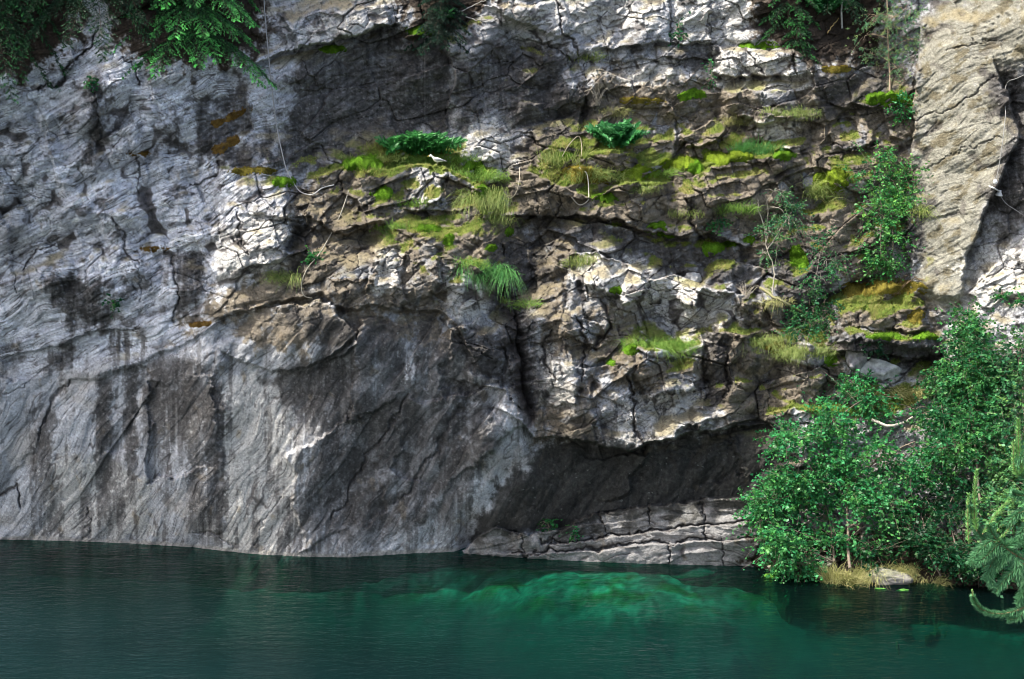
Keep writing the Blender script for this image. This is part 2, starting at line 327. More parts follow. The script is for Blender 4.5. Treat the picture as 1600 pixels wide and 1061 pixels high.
# --- zones of the cliff
lower = sstep(-25, 60, V - np.interp(ua, [-450, 0, 230, 340, 500, 700, 840, 1000, 1200, 2050], [585, 562, 555, 510, 480, 495, 670, 700, 665, 660])[None, :] + .7 * wv)
lower *= (1 - sstep(1180, 1260, U))
shelf = sstep(-3, 3, V - np.interp(ua, [700, 724, 746, 776, 828, 876, 941, 1015, 1089, 1158, 1260], [900, 862, 838, 827, 839, 826, 800, 791, 783, 778, 772])[None, :] + .3 * wv) * sstep(715, 730, U) * (1 - sstep(1240, 1300, U))
leftw = (1 - sstep(300, 520, U + 2 * wu)) * (1 - lower)
mid = np.clip((1 - leftw) * (1 - lower) * (1 - shelf), 0, 1)
butt = inpoly([(1440, 20), (1620, -60), (1640, 60), (1560, 130), (1580, 200), (1550, 300), (1520, 370), (1500, 480), (1440, 480), (1425, 300)], 20)
# --- fractured blocks: chiselled planes (highest of a few tilted planes wins) and split blocks
def rot(deg, k):
    t = math.radians(deg); xa = x0 + .16 * fbm(x0 * .5, z0 * .5, 31 + k, 2) + .008 * fbm(x0 * 8, z0 * 8, 33, 2); za = z0 + .16 * fbm(x0 * .5, z0 * .5, 37 + k, 2) + .008 * fbm(x0 * 8, z0 * 8, 35, 2)
    return xa * math.cos(t) + za * math.sin(t), -xa * math.sin(t) + za * math.cos(t)
def chisel(x, y, s, tilt=1.1, cone=.55):
    xi = np.floor(x); yi = np.floor(y); best = np.full(x.shape, -9, np.float32); idc = np.zeros(x.shape, np.float32)
    for a in (-1, 0, 1):
        for b in (-1, 0, 1):
            i = xi + a; j = yi + b
            ex = (x - i - hsh(i, j, s)).astype(np.float32); ey = (y - j - hsh(i, j, s + 1)).astype(np.float32)
            ga = (hsh(i, j, s + 2) * 2 - 1) * tilt; gb = (hsh(i, j, s + 3) * 2 - 1) * tilt
            h = hsh(i, j, s + 4) * .7 + ga * ex + gb * ey - cone * (ex * ex + ey * ey) * 1.6
            n = h > best; best = np.where(n, h, best); idc = np.where(n, hsh(i, j, s + 5), idc)
    return best, idc
lflag = (U < 380 + 40 * np.sign(z0 * 3 % 1 - .5)).astype(np.float32) * 0; facet = []; cav = np.zeros(U.shape, np.float32)
r24 = rot(24, 0); r55 = rot(56, 3); r8 = rot(5, 5); rj = rot(14, 7)
def sel(a, b, c): return a * (1 - lower) * (1 - shelf) + b * lower * (1 - shelf) + c * shelf
for k, (sx, sz, amp) in enumerate([(2.3, 1.9, .85), (1.0, .8, .52), (.46, .37, .22), (.2, .16, .075), (.09, .07, .022)]):
    h1, i1 = chisel(r24[0] / (sx * (1 + .9 * lflag)), r24[1] / (sz * (1 - .25 * lflag)), 700 + 20 * k, 1.25)
    if k < 4: h2, i2 = chisel(r55[0] / (sx * 1.6), r55[1] / (sz * .75), 800 + 20 * k)
    if k < 4: h3, i3 = chisel(r8[0] / (sx * .7), r8[1] / (sz * .42), 860 + 20 * k)
    Y -= amp * (sel((h1 - .45), (h2 - .45) * (1.1 if k < 2 else .6), (.9 if k < 2 else .45) * (h3 - .45))) * (jag * (1 - .4 * butt))
    facet.append(i1 * (1 - lower) + i2 * lower)
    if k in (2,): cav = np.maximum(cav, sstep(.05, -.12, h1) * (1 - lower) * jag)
for k, (sx, sz, amp) in enumerate([(1.9, 1.1, .50), (.75, .5, .26), (.30, .2, .13)]):
    f1, f2, ci, cj, dx, dy = voro(rj[0] / sx, rj[1] / sz, 40 + k, .85)
    o = hsh(ci, cj, 60 + k) - .5; e = f2 - f1; open_ = hsh(ci + cj, ci - cj, 63) > .55
    Y += jag * (1 - .75 * butt) * (mid + .35 * leftw) * amp * o * sstep(0, .035, e)
    g = (1 - sstep(0, .035, e)) * open_ * (1 - .9 * butt); Y += jag * (mid + .4 * leftw) * amp * .3 * g
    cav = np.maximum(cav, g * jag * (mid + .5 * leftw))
    facet.append(hsh(ci, cj, 64 + k))
    del f1, f2, dx, dy
# --- strata: thin beds that flow up to the right on the left wall, steeper on the lower wall
wx = fbm(x0 * .35, z0 * .35, 101, 3) * 1.6; wy = fbm(x0 * .8, z0 * .8, 105, 3) * .5
def strata(ang, freq, s):
    t = math.radians(ang); q = (-x0 * math.sin(t) + z0 * math.cos(t)) + wx * .36 + wy * .09; l = x0 * math.cos(t) + z0 * math.sin(t)
    q = q + .025 * fbm(l * 3.5, q * 7, s + 5, 3)
    n1 = vn(q * freq, l * .35, s); n2 = vn(q * freq * 2.3, l * .6, s + 1); n3 = vn(q * freq * 5.2, l * 1.3, s + 2)
    gate = fbm(l * 1.1, q * 2.5, s + 9, 3) + .06
    cr = np.maximum(sstep(.09, .0, np.abs(n2)) * sstep(-.05, .25, gate), .8 * sstep(.10, .0, np.abs(n3)) * sstep(.0, .3, -gate))
    cr = np.maximum(cr, sstep(.05, 0, np.abs(n1 + .06 * vn(l * 4, q * 4, s + 11))) * sstep(.02, .2, fbm(l * .7 + 9, q * 1.2, s + 13, 3)))
    st = (q * freq * 1.3 + .8 * n1) % 1.0                      # saw-tooth beds: a slow rise and a sharp step back
    return n1, n2, n3, cr, st
a1, a2, a3, acr, ast = strata(24, 4.2, 200); b1, b2, b3, bcr, bst = strata(56, 2.6, 220); c1, c2, c3, ccr, cst = strata(5, 1.5, 240)
Y += leftw * (.03 * ast + .015 * a1 + .03 * acr)
Y += lower * (1 - shelf) * (.022 * bst + .05 * b1 + .022 * bcr)
Y += shelf * (.07 * cst + .03 * c1 + .04 * ccr)
Y += mid * (.02 * ast + .02 * acr)
d1, d2, d3, dcr, dst = strata(33, 2.4, 260)
Y += butt * (.015 * dst + .03 * d1 + .012 * dcr)
lines = np.clip(leftw * acr + lower * (1 - shelf) * bcr * .8 + shelf * ccr + mid * (1 - butt) * acr * .6 + butt * dcr * .15, 0, 1)
rough = fbm(x0 * 3.0, z0 * 3.0, 300, 5, .65)
Y += (.05 - .02 * jag) * fbm(x0 * 1.3, z0 * 1.3, 310, 3) + (.014 + .012 * jag) * rough

# --- waterline exactly where it lies
sv = np.interp(ua, [-450, 0, 100, 200, 300, 350, 400, 480, 540, 640, 715, 760, 850, 950, 1050, 1180, 1230, 1300, 1430, 1520, 1620, 2050],
               [838, 843, 845, 849, 855, 861, 866, 870, 871, 865, 862, 868, 874, 879, 882, 885, 900, 910, 908, 915, 925, 940])
sY = shoreY(sv)
cur = np.array([np.interp(s, va, Y[:, j]) for j, s in enumerate(sv)])
k = np.exp(-(np.maximum(sv[None, :] - V, 0) / 45) ** 2)
kern = np.ones(21) / 21; dlt = np.convolve(np.pad(sY - cur, 10, 'edge'), kern, 'valid')
Y += (k * dlt[None, :]).astype(np.float32)

def smooth_at(u, v):
    i = np.clip(np.searchsorted(va, v), 1, len(va) - 1); j = np.clip(np.searchsorted(ua, u), 1, len(ua) - 1)
    return float(Y[i, j])
P = at(U, V, Y).astype(np.float32)
du = np.gradient(P, axis=1); dv = np.gradient(P, axis=0)
N = np.cross(dv, du); N /= np.linalg.norm(N, axis=-1, keepdims=True) + 1e-9
if N[..., 1].mean() > 0: N = -N
# broad normal for moss and lichens
def blur(a, r):
    for ax in (0, 1):
        c = np.cumsum(np.pad(a, [(r + 1, r) if i == ax else (0, 0) for i in (0, 1)], 'edge'), axis=ax, dtype=np.float64)
        a = (np.take(c, np.arange(2 * r + 1, c.shape[ax]), ax) - np.take(c, np.arange(0, c.shape[ax] - 2 * r - 1), ax)) / (2 * r + 1)
    return a.astype(np.float32)
nz = blur(N[..., 2], 4)

# ------------------------------------------------------------------ rock colour (the stone itself, with some shade painted in)
def mixc(c, t, m):
    return np.exp(np.log(np.maximum(c, 1e-3)) * (1 - m[..., None]) + np.log(np.maximum(np.asarray(t, np.float32), 1e-3)) * m[..., None])
n_lo = fbm(x0 * .6, z0 * .6, 400, 4); n_mid = fbm(x0 * 2.2, z0 * 2.2, 410, 4, .6); n_hi = fbm(x0 * 7, z0 * 7, 420, 4, .7)
streak = fbm(x0 * 2.6, z0 * .22, 430, 4, .6); streak2 = fbm(x0 * 7, z0 * .5, 440, 3, .6)
blot = n_mid * 1.1 + n_hi * .7
def zone(polys, sharp=.16, nz_=None, feather=75):
    """painted patches with ragged, blotchy outlines"""
    m = np.full(U.shape, -1, np.float32); nn = blot if nz_ is None else nz_
    for p, s in polys:
        q = inpoly(p, feather); m = np.maximum(m, np.where(q > 0, q - .5 + (s - 1) * .55, -1))
    return sstep(-sharp, sharp, m + .62 * nn)
col = np.ones(U.shape + (3,), np.float32) * np.array([.40, .41, .43], np.float32)
col = col * (1 - .22 * mid[..., None] + .12 * lower[..., None]); col = col * (1 - leftw[..., None]) + np.array([.58, .60, .645], np.float32) * leftw[..., None]
band = leftw * (.10 + a1 * .3 + a2 * .26 + a3 * .24) + lower * (b2 * .2 + b3 * .2) + mid * (a3 * .2) + shelf * (c2 * .25 + c3 * .25)
col *= np.clip(1 + band + .35 * n_mid + .3 * n_hi + (.5 * (facet[1] - .5) + .35 * (facet[2] - .5)) * jag, .3, 1.7)[..., None]
col = mixc(col, np.array([.34, .32, .29]), np.clip((.6 - .45 * leftw) * sstep(-.05, .4, n_lo + .4 * n_mid), 0, 1))
col = mixc(col, np.array([.20, .195, .19]), shelf * .85)
col = mixc(col, np.array([.30, .31, .36]), leftw * sstep(-.1, .35, a1 + n_mid) * .5)
# brown weathered skin of the middle cliff; fresh faces stay pale
bz = zone([
  ([(470, 300), (640, 330), (720, 310), (790, 340), (830, 380), (770, 470), (690, 492), (587, 482), (503, 460), (380, 488), (300, 500), (400, 430), (470, 400), (455, 320)], 1.25),
  ([(500, 260), (640, 262), (800, 280), (800, 340), (470, 330)], .9), ([(340, 480), (530, 460), (575, 520), (470, 560), (380, 550)], .62), ([(480, 470), (700, 485), (790, 560), (700, 545), (560, 530)], .66),
  ([(790, 260), (880, 190), (960, 110), (1040, 130), (1110, 140), (1280, 145), (1340, 240), (1290, 330), (1230, 440), (1100, 360), (1010, 350), (920, 335), (800, 335)], 1.4),
  ([(840, 340), (900, 390), (870, 470), (930, 560), (850, 560), (830, 440)], 1.0), ([(900, 440), (1000, 450), (1020, 560), (930, 600)], .6),
  ([(1080, 480), (1200, 470), (1340, 540), (1290, 640), (1180, 665), (1120, 650), (1080, 580)], 1.1),
  ([(835, 590), (930, 600), (945, 695), (845, 690)], 1.0), ([(950, 540), (1090, 550), (1090, 620), (960, 620)], .7), ([(1280, 290), (1380, 300), (1360, 430), (1240, 430)], 1.0),
  ([(1300, 450), (1460, 440), (1470, 540), (1300, 540)], .8), ([(1150, 100), (1440, 100), (1440, 300), (1250, 300)], .7)], .2)
fr = .45 * facet[1] + .35 * facet[2] + .35 * facet[5]
bm_ = bz * sstep(.14, .40, fr + .25 * n_mid)
col = mixc(col, np.array([.150, .127, .095], np.float32) * np.clip(1 + .5 * n_hi + .4 * n_mid + .5 * (facet[2] - .5), .3, 2)[..., None], bm_ * .95)
# tan buttress on the right
bt = butt * sstep(-.85, -.3, n_mid + .3 * n_hi)
col = mixc(col, np.array([.195, .188, .150], np.float32) * np.clip(1 + .4 * n_hi + .3 * d3, .3, 2)[..., None], bt * .9)
bn_ = fbm(x0 * 1.2 + z0, z0 * 3 - x0 * 2, 450, 4)
col = mixc(col, np.array([.11, .095, .06]), butt * sstep(.05, .3, .6 * n_mid + .8 * bn_) * .85)
# pale freshly broken faces
pl_ = zone([
  ([(335, 585), (440, 590), (460, 700), (450, 860), (350, 855), (345, 700)], 1.15), ([(60, 720), (160, 700), (250, 760), (240, 850), (60, 850)], .65),
  ([(895, 430), (933, 392), (967, 405), (1030, 437), (1060, 425), (1100, 445), (1150, 490), (1090, 530), (1010, 470), (960, 460)], 1.5),
  ([(845, 530), (900, 560), (900, 640), (845, 640), (830, 560)], .9), ([(985, 640), (1090, 605), (1120, 660), (1010, 692), (950, 690)], 1.4),
  ([(960, 110), (1050, 98), (1064, 120), (1000, 127), (965, 127)], 1.3), ([(1115, 76), (1270, 85), (1270, 140), (1115, 140)], 1.2),
  ([(728, 200), (775, 205), (805, 190), (795, 245), (735, 245)], 1.5), ([(400, 335), (455, 340), (450, 410), (400, 415), (350, 445), (330, 380)], 1.25),
  ([(1500, 420), (1560, 370), (1610, 380), (1610, 470), (1530, 480)], 1.2), ([(1170, 185), (1250, 190), (1235, 232), (1190, 215)], 1.1),
  ([(640, 262), (690, 262), (690, 322), (635, 318)], .9), ([(695, 590), (790, 612), (790, 578), (700, 560)], 1.1), ([(690, 435), (725, 430), (775, 470), (755, 505), (700, 490)], 1.1),
  ([(1060, 0), (1180, 0), (1160, 70), (1060, 60)], 1.1), ([(770, 0), (1040, 0), (1030, 60), (930, 70), (830, 30)], .7), ([(590, 395), (625, 390), (630, 450), (590, 465)], 1.1),
  ([(450, 40), (600, 10), (590, 50), (470, 75)], .8), ([(1060, 470), (1140, 480), (1100, 560), (1050, 540)], 1.0)], .2, feather=50)
col = mixc(col, np.array([.50, .49, .46], np.float32) * np.clip(1 + .3 * n_hi + .2 * a3, .3, 1.5)[..., None], pl_ * .85)
# black lichen and damp stains, plus shade painted into overhangs, chimney and recesses
dk = zone([
  ([(480, 95), (610, 50), (640, 60), (700, 75), (705, 195), (640, 205), (560, 240), (470, 275), (440, 230), (460, 160)], 1.15),
  ([(50, 560), (110, 520), (140, 560), (90, 600)], .55), ([(440, 380), (480, 340), (500, 400), (470, 430)], .8),
  ([(690, 90), (870, 60), (900, 110), (900, 190), (870, 215), (790, 205), (760, 180), (720, 200), (690, 160)], .8),
  ([(985, 75), (1110, 68), (1110, 110), (1050, 100)], .9), ([(1275, 120), (1395, 95), (1390, 170), (1280, 170)], 1.1), ([(1270, 50), (1370, 50), (1350, 110), (1280, 100)], .9),
  ([(800, 338), (930, 340), (1010, 365), (1100, 370), (1180, 395), (1190, 470), (1060, 425), (930, 388)], .95),
  ([(70, 440), (110, 425), (160, 435), (185, 512), (120, 525)], .85), ([(110, 130), (170, 130), (160, 255), (125, 245), (145, 200)], .8), ([(320, 230), (420, 205), (455, 265), (345, 265)], .85),
  ([(235, 190), (285, 185), (285, 235), (240, 238)], .6), ([(290, 165), (390, 135), (410, 190), (310, 255)], .8), ([(262, 390), (300, 380), (330, 440), (300, 500), (262, 480)], .72),
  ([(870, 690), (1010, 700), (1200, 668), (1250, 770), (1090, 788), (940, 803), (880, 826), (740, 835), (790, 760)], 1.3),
  ([(430, 480), (560, 500), (640, 500), (600, 580), (520, 650), (450, 640), (410, 590), (500, 550)], .95), ([(690, 510), (785, 530), (795, 600), (715, 600)], .9),
  ([(775, 375), (840, 375), (835, 460), (830, 660), (785, 560)], 1.2), ([(1540, 120), (1610, 100), (1620, 330), (1560, 385), (1545, 290), (1580, 210)], 1.0),
  ([(1095, 520), (1140, 530), (1135, 650), (1095, 650)], .8), ([(1310, 520), (1480, 530), (1480, 585), (1310, 575)], 1.0), ([(840, 370), (880, 370), (860, 480), (840, 480)], .7),
  ([(560, 600), (760, 560), (800, 700), (640, 850), (500, 860)], .42), ([(240, 560), (345, 570), (340, 640), (250, 650), (200, 600)], .6), ([(860, 150), (960, 130), (900, 260), (850, 250)], .7),
  ([(1190, 380), (1300, 400), (1320, 500), (1220, 500)], .9), ([(1440, 240), (1470, 300), (1430, 430), (1400, 400)], .7)], .26, blot * .9 + streak * .5)
# long stains running down the lower wall: (u at top, u at bottom, v top, v bottom, half width, strength)
for u0, u1, v0, v1, hw, s in [(176, 178, 515, 582, 5, 1), (186, 186, 515, 590, 4, .9), (197, 201, 515, 592, 5, 1), (223, 222, 515, 582, 5, .9), (165, 160, 590, 840, 12, 1), (205, 200, 570, 800, 11, 1),
   (270, 300, 560, 720, 42, .9), (330, 338, 600, 860, 19, 1), (305, 310, 600, 850, 14, .7), (75, 60, 640, 790, 12, .8), (240, 235, 590, 740, 15, .7), (180, 175, 770, 845, 22, .8), (130, 128, 770, 850, 8, .7),
   (470, 480, 570, 720, 20, .9), (560, 480, 560, 880, 36, .85), (620, 570, 520, 880, 22, .7), (520, 470, 640, 870, 18, .7), (700, 640, 530, 820, 26, .75), (560, 545, 700, 880, 24, .8), (760, 690, 640, 850, 24, .75), (805, 830, 470, 680, 18, .9), (665, 655, 490, 660, 12, .7)]:
    t = np.clip((V - v0) / (v1 - v0), 0, 1); c = u0 + (u1 - u0) * t
    dd = np.abs((U + .6 * wu - c) / hw) + .9 * streak2 + .5 * n_hi
    s = min(1, s * 1.15); e = sstep(1.5, .5, dd) * sstep(v0 - 12, v0 + 14, V) * (1 - sstep(v1 - 90, v1 + 25, V + 90 * streak2))
    dk = np.maximum(dk, s * e * sstep(-.75, .05, blot + .25))
dk = np.maximum(dk, lower * (1 - shelf) * .5 * sstep(.06, .3, streak + .35 * n_mid))
dk = np.maximum(dk, mid * (1 - butt) * .75 * sstep(.22, .42, .8 * n_mid + .6 * streak + .25 * n_lo))
dk = np.maximum(dk, leftw * .6 * sstep(.26, .48, n_mid * .8 + .5 * a1 + .4 * n_lo))
dk = np.clip(dk - .33 * sstep(.15, .4, n_hi + .3 * a3), 0, 1)
dtone = np.clip(.85 + .5 * n_mid + .5 * streak2 + .45 * n_lo + .3 * (b2 * lower + a2 * (1 - lower)), .45, 1)
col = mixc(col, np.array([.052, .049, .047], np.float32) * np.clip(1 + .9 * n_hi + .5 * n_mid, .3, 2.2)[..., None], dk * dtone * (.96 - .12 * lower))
ovh_shade = zone([([(870, 700), (1010, 702), (1200, 668), (1250, 770), (1090, 790), (940, 805), (880, 826), (760, 835), (800, 770)], 1.3)], .45)
col = mixc(col, np.array([.020, .020, .017], np.float32) * np.clip(1 + .9 * n_hi + .9 * n_mid, .4, 2.5)[..., None], ovh_shade * .62)  # shade under the right overhang, painted into the rock colour
soil = zone([([(-40, -60), (150, -60), (110, 50), (40, 110), (-40, 120)], 1.3), ([(170, -60), (420, -60), (400, 80), (260, 100), (190, 60)], 1.2), ([(630, -40), (760, -40), (730, 40), (650, 55)], 1.3), ([(1190, -60), (1380, -60), (1370, 85), (1260, 90), (1190, 40)], 1.3), ([(1195, 850), (1480, 840), (1650, 870), (1650, 960), (1190, 930)], 1.4)], .2)
col = mixc(col, np.array([.030, .022, .015]), soil * .95); up_soil = 1 - soil
# lichen crusts: pale spots, tan rust
sp1 = voro(x0 * 5.5 + .4 * n_hi, z0 * 5.5, 500); spots = (1 - sstep(.03, .15, sp1[0] + .15 * n_hi)) * (hsh(sp1[2], sp1[3], 503) > .78)
col = mixc(col, np.array([.40, .41, .38]), spots * .6)
rust = sstep(.3, .5, fbm(x0 * 1.7, z0 * 1.2, 520, 4, .6)) * (leftw * .5 + lower * .5)
col = mixc(col, np.array([.22, .15, .08]), rust * .5)
# dirt on shelves, crevice shade painted in cracks, pale dried line above the water
up = sstep(.35, .75, nz + .15 * n_mid)
col = mixc(col, np.array([.20, .165, .09]), up * (1 - lower) * (1 - shelf) * .6 * up_soil)
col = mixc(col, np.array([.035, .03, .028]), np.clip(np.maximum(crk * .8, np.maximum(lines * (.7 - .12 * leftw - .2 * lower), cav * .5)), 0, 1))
wl = sstep(8, 3, sv[None, :] - V + .3 * wv) * sstep(-8, -2, sv[None, :] - V)
col = mixc(col, np.array([.36, .34, .30]), wl * (U < 720) * .8)
# moss grows where the stone is flat enough, in the mossy part of the cliff
mz = np.maximum.reduce([
  inpoly([(520, 240), (700, 205), (790, 280), (880, 190), (1000, 190), (1200, 140), (1290, 180), (1440, 130), (1440, 500), (1470, 560), (1300, 660), (1170, 660), (1050, 580), (980, 560), (1000, 420), (900, 330), (780, 330), (790, 480), (690, 480), (560, 330)], 60),
  .8 * inpoly([(340, 255), (540, 240), (600, 310), (430, 290)], 30), .6 * inpoly([(600, 20), (780, 20), (900, 90), (920, 130), (790, 160), (640, 80)], 30)])
mz = mz * (1 - .85 * inpoly([(880, 380), (1110, 430), (1150, 500), (1080, 530), (900, 480)], 40))
bank_ = np.maximum.reduce([inpoly(p, 16, 1.3) for p in [[(815, 255), (900, 212), (960, 225), (1060, 245), (1130, 222), (1200, 212), (1242, 245), (1130, 262), (1060, 285), (1000, 300), (930, 312), (880, 288)], [(500, 264), (560, 235), (640, 212), (700, 222), (775, 262), (795, 345), (750, 345), (735, 288), (690, 260), (640, 262), (590, 272), (540, 262)], [(1262, 310), (1320, 250), (1345, 300), (1282, 325)], [(1295, 475), (1380, 432), (1445, 450), (1445, 480), (1310, 484)], [(1340, 165), (1390, 145), (1440, 165), (1400, 180)], [(1180, 645), (1250, 630), (1330, 610), (1440, 600), (1440, 640), (1300, 655)]]])
mz = np.maximum(mz, bank_)
moss = np.clip(mz * sstep(.42, .66, .38 * bank_ + nz + .40 * n_mid + .2 * n_hi + .12 * n_lo), 0, 1)
mcol = np.array([.105, .140, .020], np.float32) * np.clip(1 + .6 * n_hi + .4 * n_mid, .3, 2)[..., None]
mcol = mixc(mcol, np.array([.19, .15, .06]), sstep(-.1, .4, n_mid + .5 * n_lo) * .7)
col = mixc(col, mcol, moss * .9)
ug = sstep(-2, 30, V - sv[None, :]); col = mixc(col, np.array([.06, .12, .06]), ug)
col = np.clip(col, .012, .8)

# ------------------------------------------------------------------ materials
def newmat(name):
    m = bpy.data.materials.new(name); m.use_nodes = True; t = m.node_tree
    return m, t, t.nodes["Principled BSDF"], (lambda k, **kw: _node(t, k, **kw)), t.links.new
def _node(t, k, **kw):
    n = t.nodes.new(k)
    for a, b in kw.items():
        if hasattr(n, a): setattr(n, a, b)
        else: n.inputs[a.replace('_', ' ')].default_value = b
    return n

def col_mat(name, rough=.6, spec=.3, noise=0.25, scale=8.0, bump=0.0, bscale=30.0, trans=0.0):
    m, t, b, nd, ln = newmat(name)
    at_ = nd("ShaderNodeAttribute", attribute_name="Col"); tc = nd("ShaderNodeTexCoord")
    nz_ = nd("ShaderNodeTexNoise", Scale=scale, Detail=5.0, Roughness=.65); ln(tc.outputs["Object"], nz_.inputs["Vector"])
    mr = nd("ShaderNodeMapRange"); mr.inputs[1].default_value = .25; mr.inputs[2].default_value = .75
    mr.inputs[3].default_value = 1 - noise; mr.inputs[4].default_value = 1 + noise; ln(nz_.outputs[0], mr.inputs[0])
    mx = nd("ShaderNodeMix", data_type='RGBA', blend_type='MULTIPLY'); mx.inputs[0].default_value = 1
    ln(at_.outputs["Color"], mx.inputs[6]); ln(mr.outputs[0], mx.inputs[7]); ln(mx.outputs[2], b.inputs["Base Color"])
    b.inputs["Roughness"].default_value = rough; b.inputs["Specular IOR Level"].default_value = spec
    if bump:
        bn = nd("ShaderNodeTexNoise", Scale=bscale, Detail=6.0, Roughness=.7); ln(tc.outputs["Object"], bn.inputs["Vector"])
        bp = nd("ShaderNodeBump", Strength=1.0, Distance=bump); ln(bn.outputs[0], bp.inputs["Height"]); ln(bp.outputs[0], b.inputs["Normal"])
    if trans:
        tr = nd("ShaderNodeBsdfTranslucent"); ms = nd("ShaderNodeMixShader"); ms.inputs[0].default_value = trans
        ln(mx.outputs[2], tr.inputs[0]); ln(b.outputs[0], ms.inputs[1]); ln(tr.outputs[0], ms.inputs[2]); ln(ms.outputs[0], t.nodes["Material Output"].inputs[0])
    return m

ROCK = col_mat("rock", .85, .22, .42, 15.0, .05, 20.0)
idx = np.arange(U.size).reshape(U.shape)
quads = np.stack([idx[:-1, :-1], idx[1:, :-1], idx[1:, 1:], idx[:-1, 1:]], -1).reshape(-1, 4)
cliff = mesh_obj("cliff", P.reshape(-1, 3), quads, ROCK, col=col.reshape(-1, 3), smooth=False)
tag(cliff, kind="structure"); cliff["label"] = "grey and brown quarry rock face above the pool"

# ------------------------------------------------------------------ water and bed
def water_mat():
    m, t, b, nd, ln = newmat("pool_water"); out = t.nodes["Material Output"]; t.nodes.remove(b)
    tc = nd("ShaderNodeTexCoord"); mp = nd("ShaderNodeMapping"); mp.inputs["Scale"].default_value = (.8, 1.6, 1.0); ln(tc.outputs["Object"], mp.inputs[0])
    n1 = nd("ShaderNodeTexNoise", Scale=2.4, Detail=5.0, Roughness=.6); ln(mp.outputs[0], n1.inputs["Vector"])
    n2 = nd("ShaderNodeTexNoise", Scale=.25, Detail=2.0); ln(mp.outputs[0], n2.inputs["Vector"])
    mu = nd("ShaderNodeMath", operation='MULTIPLY'); ln(n1.outputs[0], mu.inputs[0]); ln(n2.outputs[0], mu.inputs[1])
    bp = nd("ShaderNodeBump", Strength=1.0, Distance=.075); ln(mu.outputs[0], bp.inputs["Height"])
    gl = nd("ShaderNodeBsdfGlossy"); gl.inputs["Roughness"].default_value = .06; gl.inputs[0].default_value = (.8, .85, .85, 1); ln(bp.outputs[0], gl.inputs["Normal"])
    at_ = nd("ShaderNodeAttribute", attribute_name="Col")
    df = nd("ShaderNodeBsdfDiffuse"); ln(at_.outputs["Color"], df.inputs[0])
    tr = nd("ShaderNodeBsdfTransparent"); tr.inputs[0].default_value = (.17, .78, .66, 1)
    m1 = nd("ShaderNodeMixShader"); m1.inputs[0].default_value = .5; ln(df.outputs[0], m1.inputs[1]); ln(tr.outputs[0], m1.inputs[2])
    fr_ = nd("ShaderNodeFresnel"); fr_.inputs["IOR"].default_value = 1.11; ln(bp.outputs[0], fr_.inputs["Normal"])
    m2 = nd("ShaderNodeMixShader"); ln(fr_.outputs[0], m2.inputs[0]); ln(m1.outputs[0], m2.inputs[1]); ln(gl.outputs[0], m2.inputs[2])
    ln(m2.outputs[0], out.inputs["Surface"])
    return m
# the pool: dark reflection and shadow of the cliff painted in near the wall
wx_ = np.concatenate([np.linspace(-400, -25, 6), np.arange(-22, 22, .6), np.linspace(25, 400, 6)]); wy_ = np.concatenate([np.linspace(-400, -34, 6), np.arange(-32, 6.1, .6)]); WX, WY = np.meshgrid(wx_, wy_)
wd_ = np.interp(800 + WX / np.maximum(WY + 41, 5) * F, ua, sY) - WY
shore_fade = .9 * sstep(1.6, 11.5, wd_ + 1.2 * fbm(WX * .2, WY * .4, 660, 3)) * (.85 + .5 * fbm(WX * .12, WY * .25, 665, 3))
shore_fade = shore_fade * (1 - .45 * sstep(2, -14, WX) * sstep(9, 1, wd_)); wcol = np.array([.0016, .0055, .0055]) * (1 - shore_fade[..., None]) + np.array([.0056, .024, .025]) * shore_fade[..., None]
wi = np.arange(WX.size).reshape(WX.shape)
water = mesh_obj("water", np.stack([WX, WY, 0 * WX], -1).reshape(-1, 3), np.stack([wi[:-1, :-1], wi[:-1, 1:], wi[1:, 1:], wi[1:, :-1]], -1).reshape(-1, 4), water_mat(), col=np.clip(wcol, .001, 1).reshape(-1, 3)); tag(water, kind="structure"); water["label"] = "dark teal quarry pool"
# bed: deep, with a shallow stony shelf under the bright patch
gx = np.concatenate([np.linspace(-400, -21, 12), np.arange(-20, 20, .09), np.linspace(21, 400, 12)]); gy = np.concatenate([np.linspace(-400, -16, 8), np.arange(-15, 4, .09)])
BX, BY = np.meshgrid(gx, gy)
pu = 800 + BX / (BY + 41) * F
wob = fbm(BX * .6, BY * .6, 610, 4)
sYs = np.convolve(np.pad(sY, 90, 'edge'), np.ones(181) / 181, 'valid'); sY_x = np.interp(pu, ua, sYs)
dist = sY_x - BY                                    # distance out from the shore
sh = sstep(-8.0, 1.0, BX + wob * 2.2) * (1 - sstep(3.0, 11.0, BX + wob)) * (1 - sstep(11, 14, BX)) 
shelfz = -.32 - .12 * np.maximum(dist, 0) - 2.4 * sstep(.6, 5.2, dist + .6 * wob)
deep = -1.2 - 2.2 * np.maximum(dist, 0)
BZ = np.maximum(deep * (1 - sh) + shelfz * sh, -7)
v1 = voro(BX * 1.4 + .3 * wob, BY * 1.9, 620); BZ = BZ + (.10 * (hsh(v1[2], v1[3], 621) - .6) * sstep(0, .2, v1[1] - v1[0]) + .05 * fbm(BX * 2, BY * 2, 630, 4)) * np.exp(-np.maximum(dist, 0) / 5)
BZ = np.minimum(BZ, -.06)
bcol = np.ones(BX.shape + (3,)) * np.array([.165, .26, .19]) * (.45 + .95 * hsh(v1[2], v1[3], 622))[..., None] * (1 + .7 * fbm(BX * 1.6, BY * 2.2, 640, 4))[..., None]
bcol = mixc(bcol, (.05, .12, .03), sstep(.0, .35, fbm(BX * 1.1, BY * 1.8, 650, 4)) * .8)
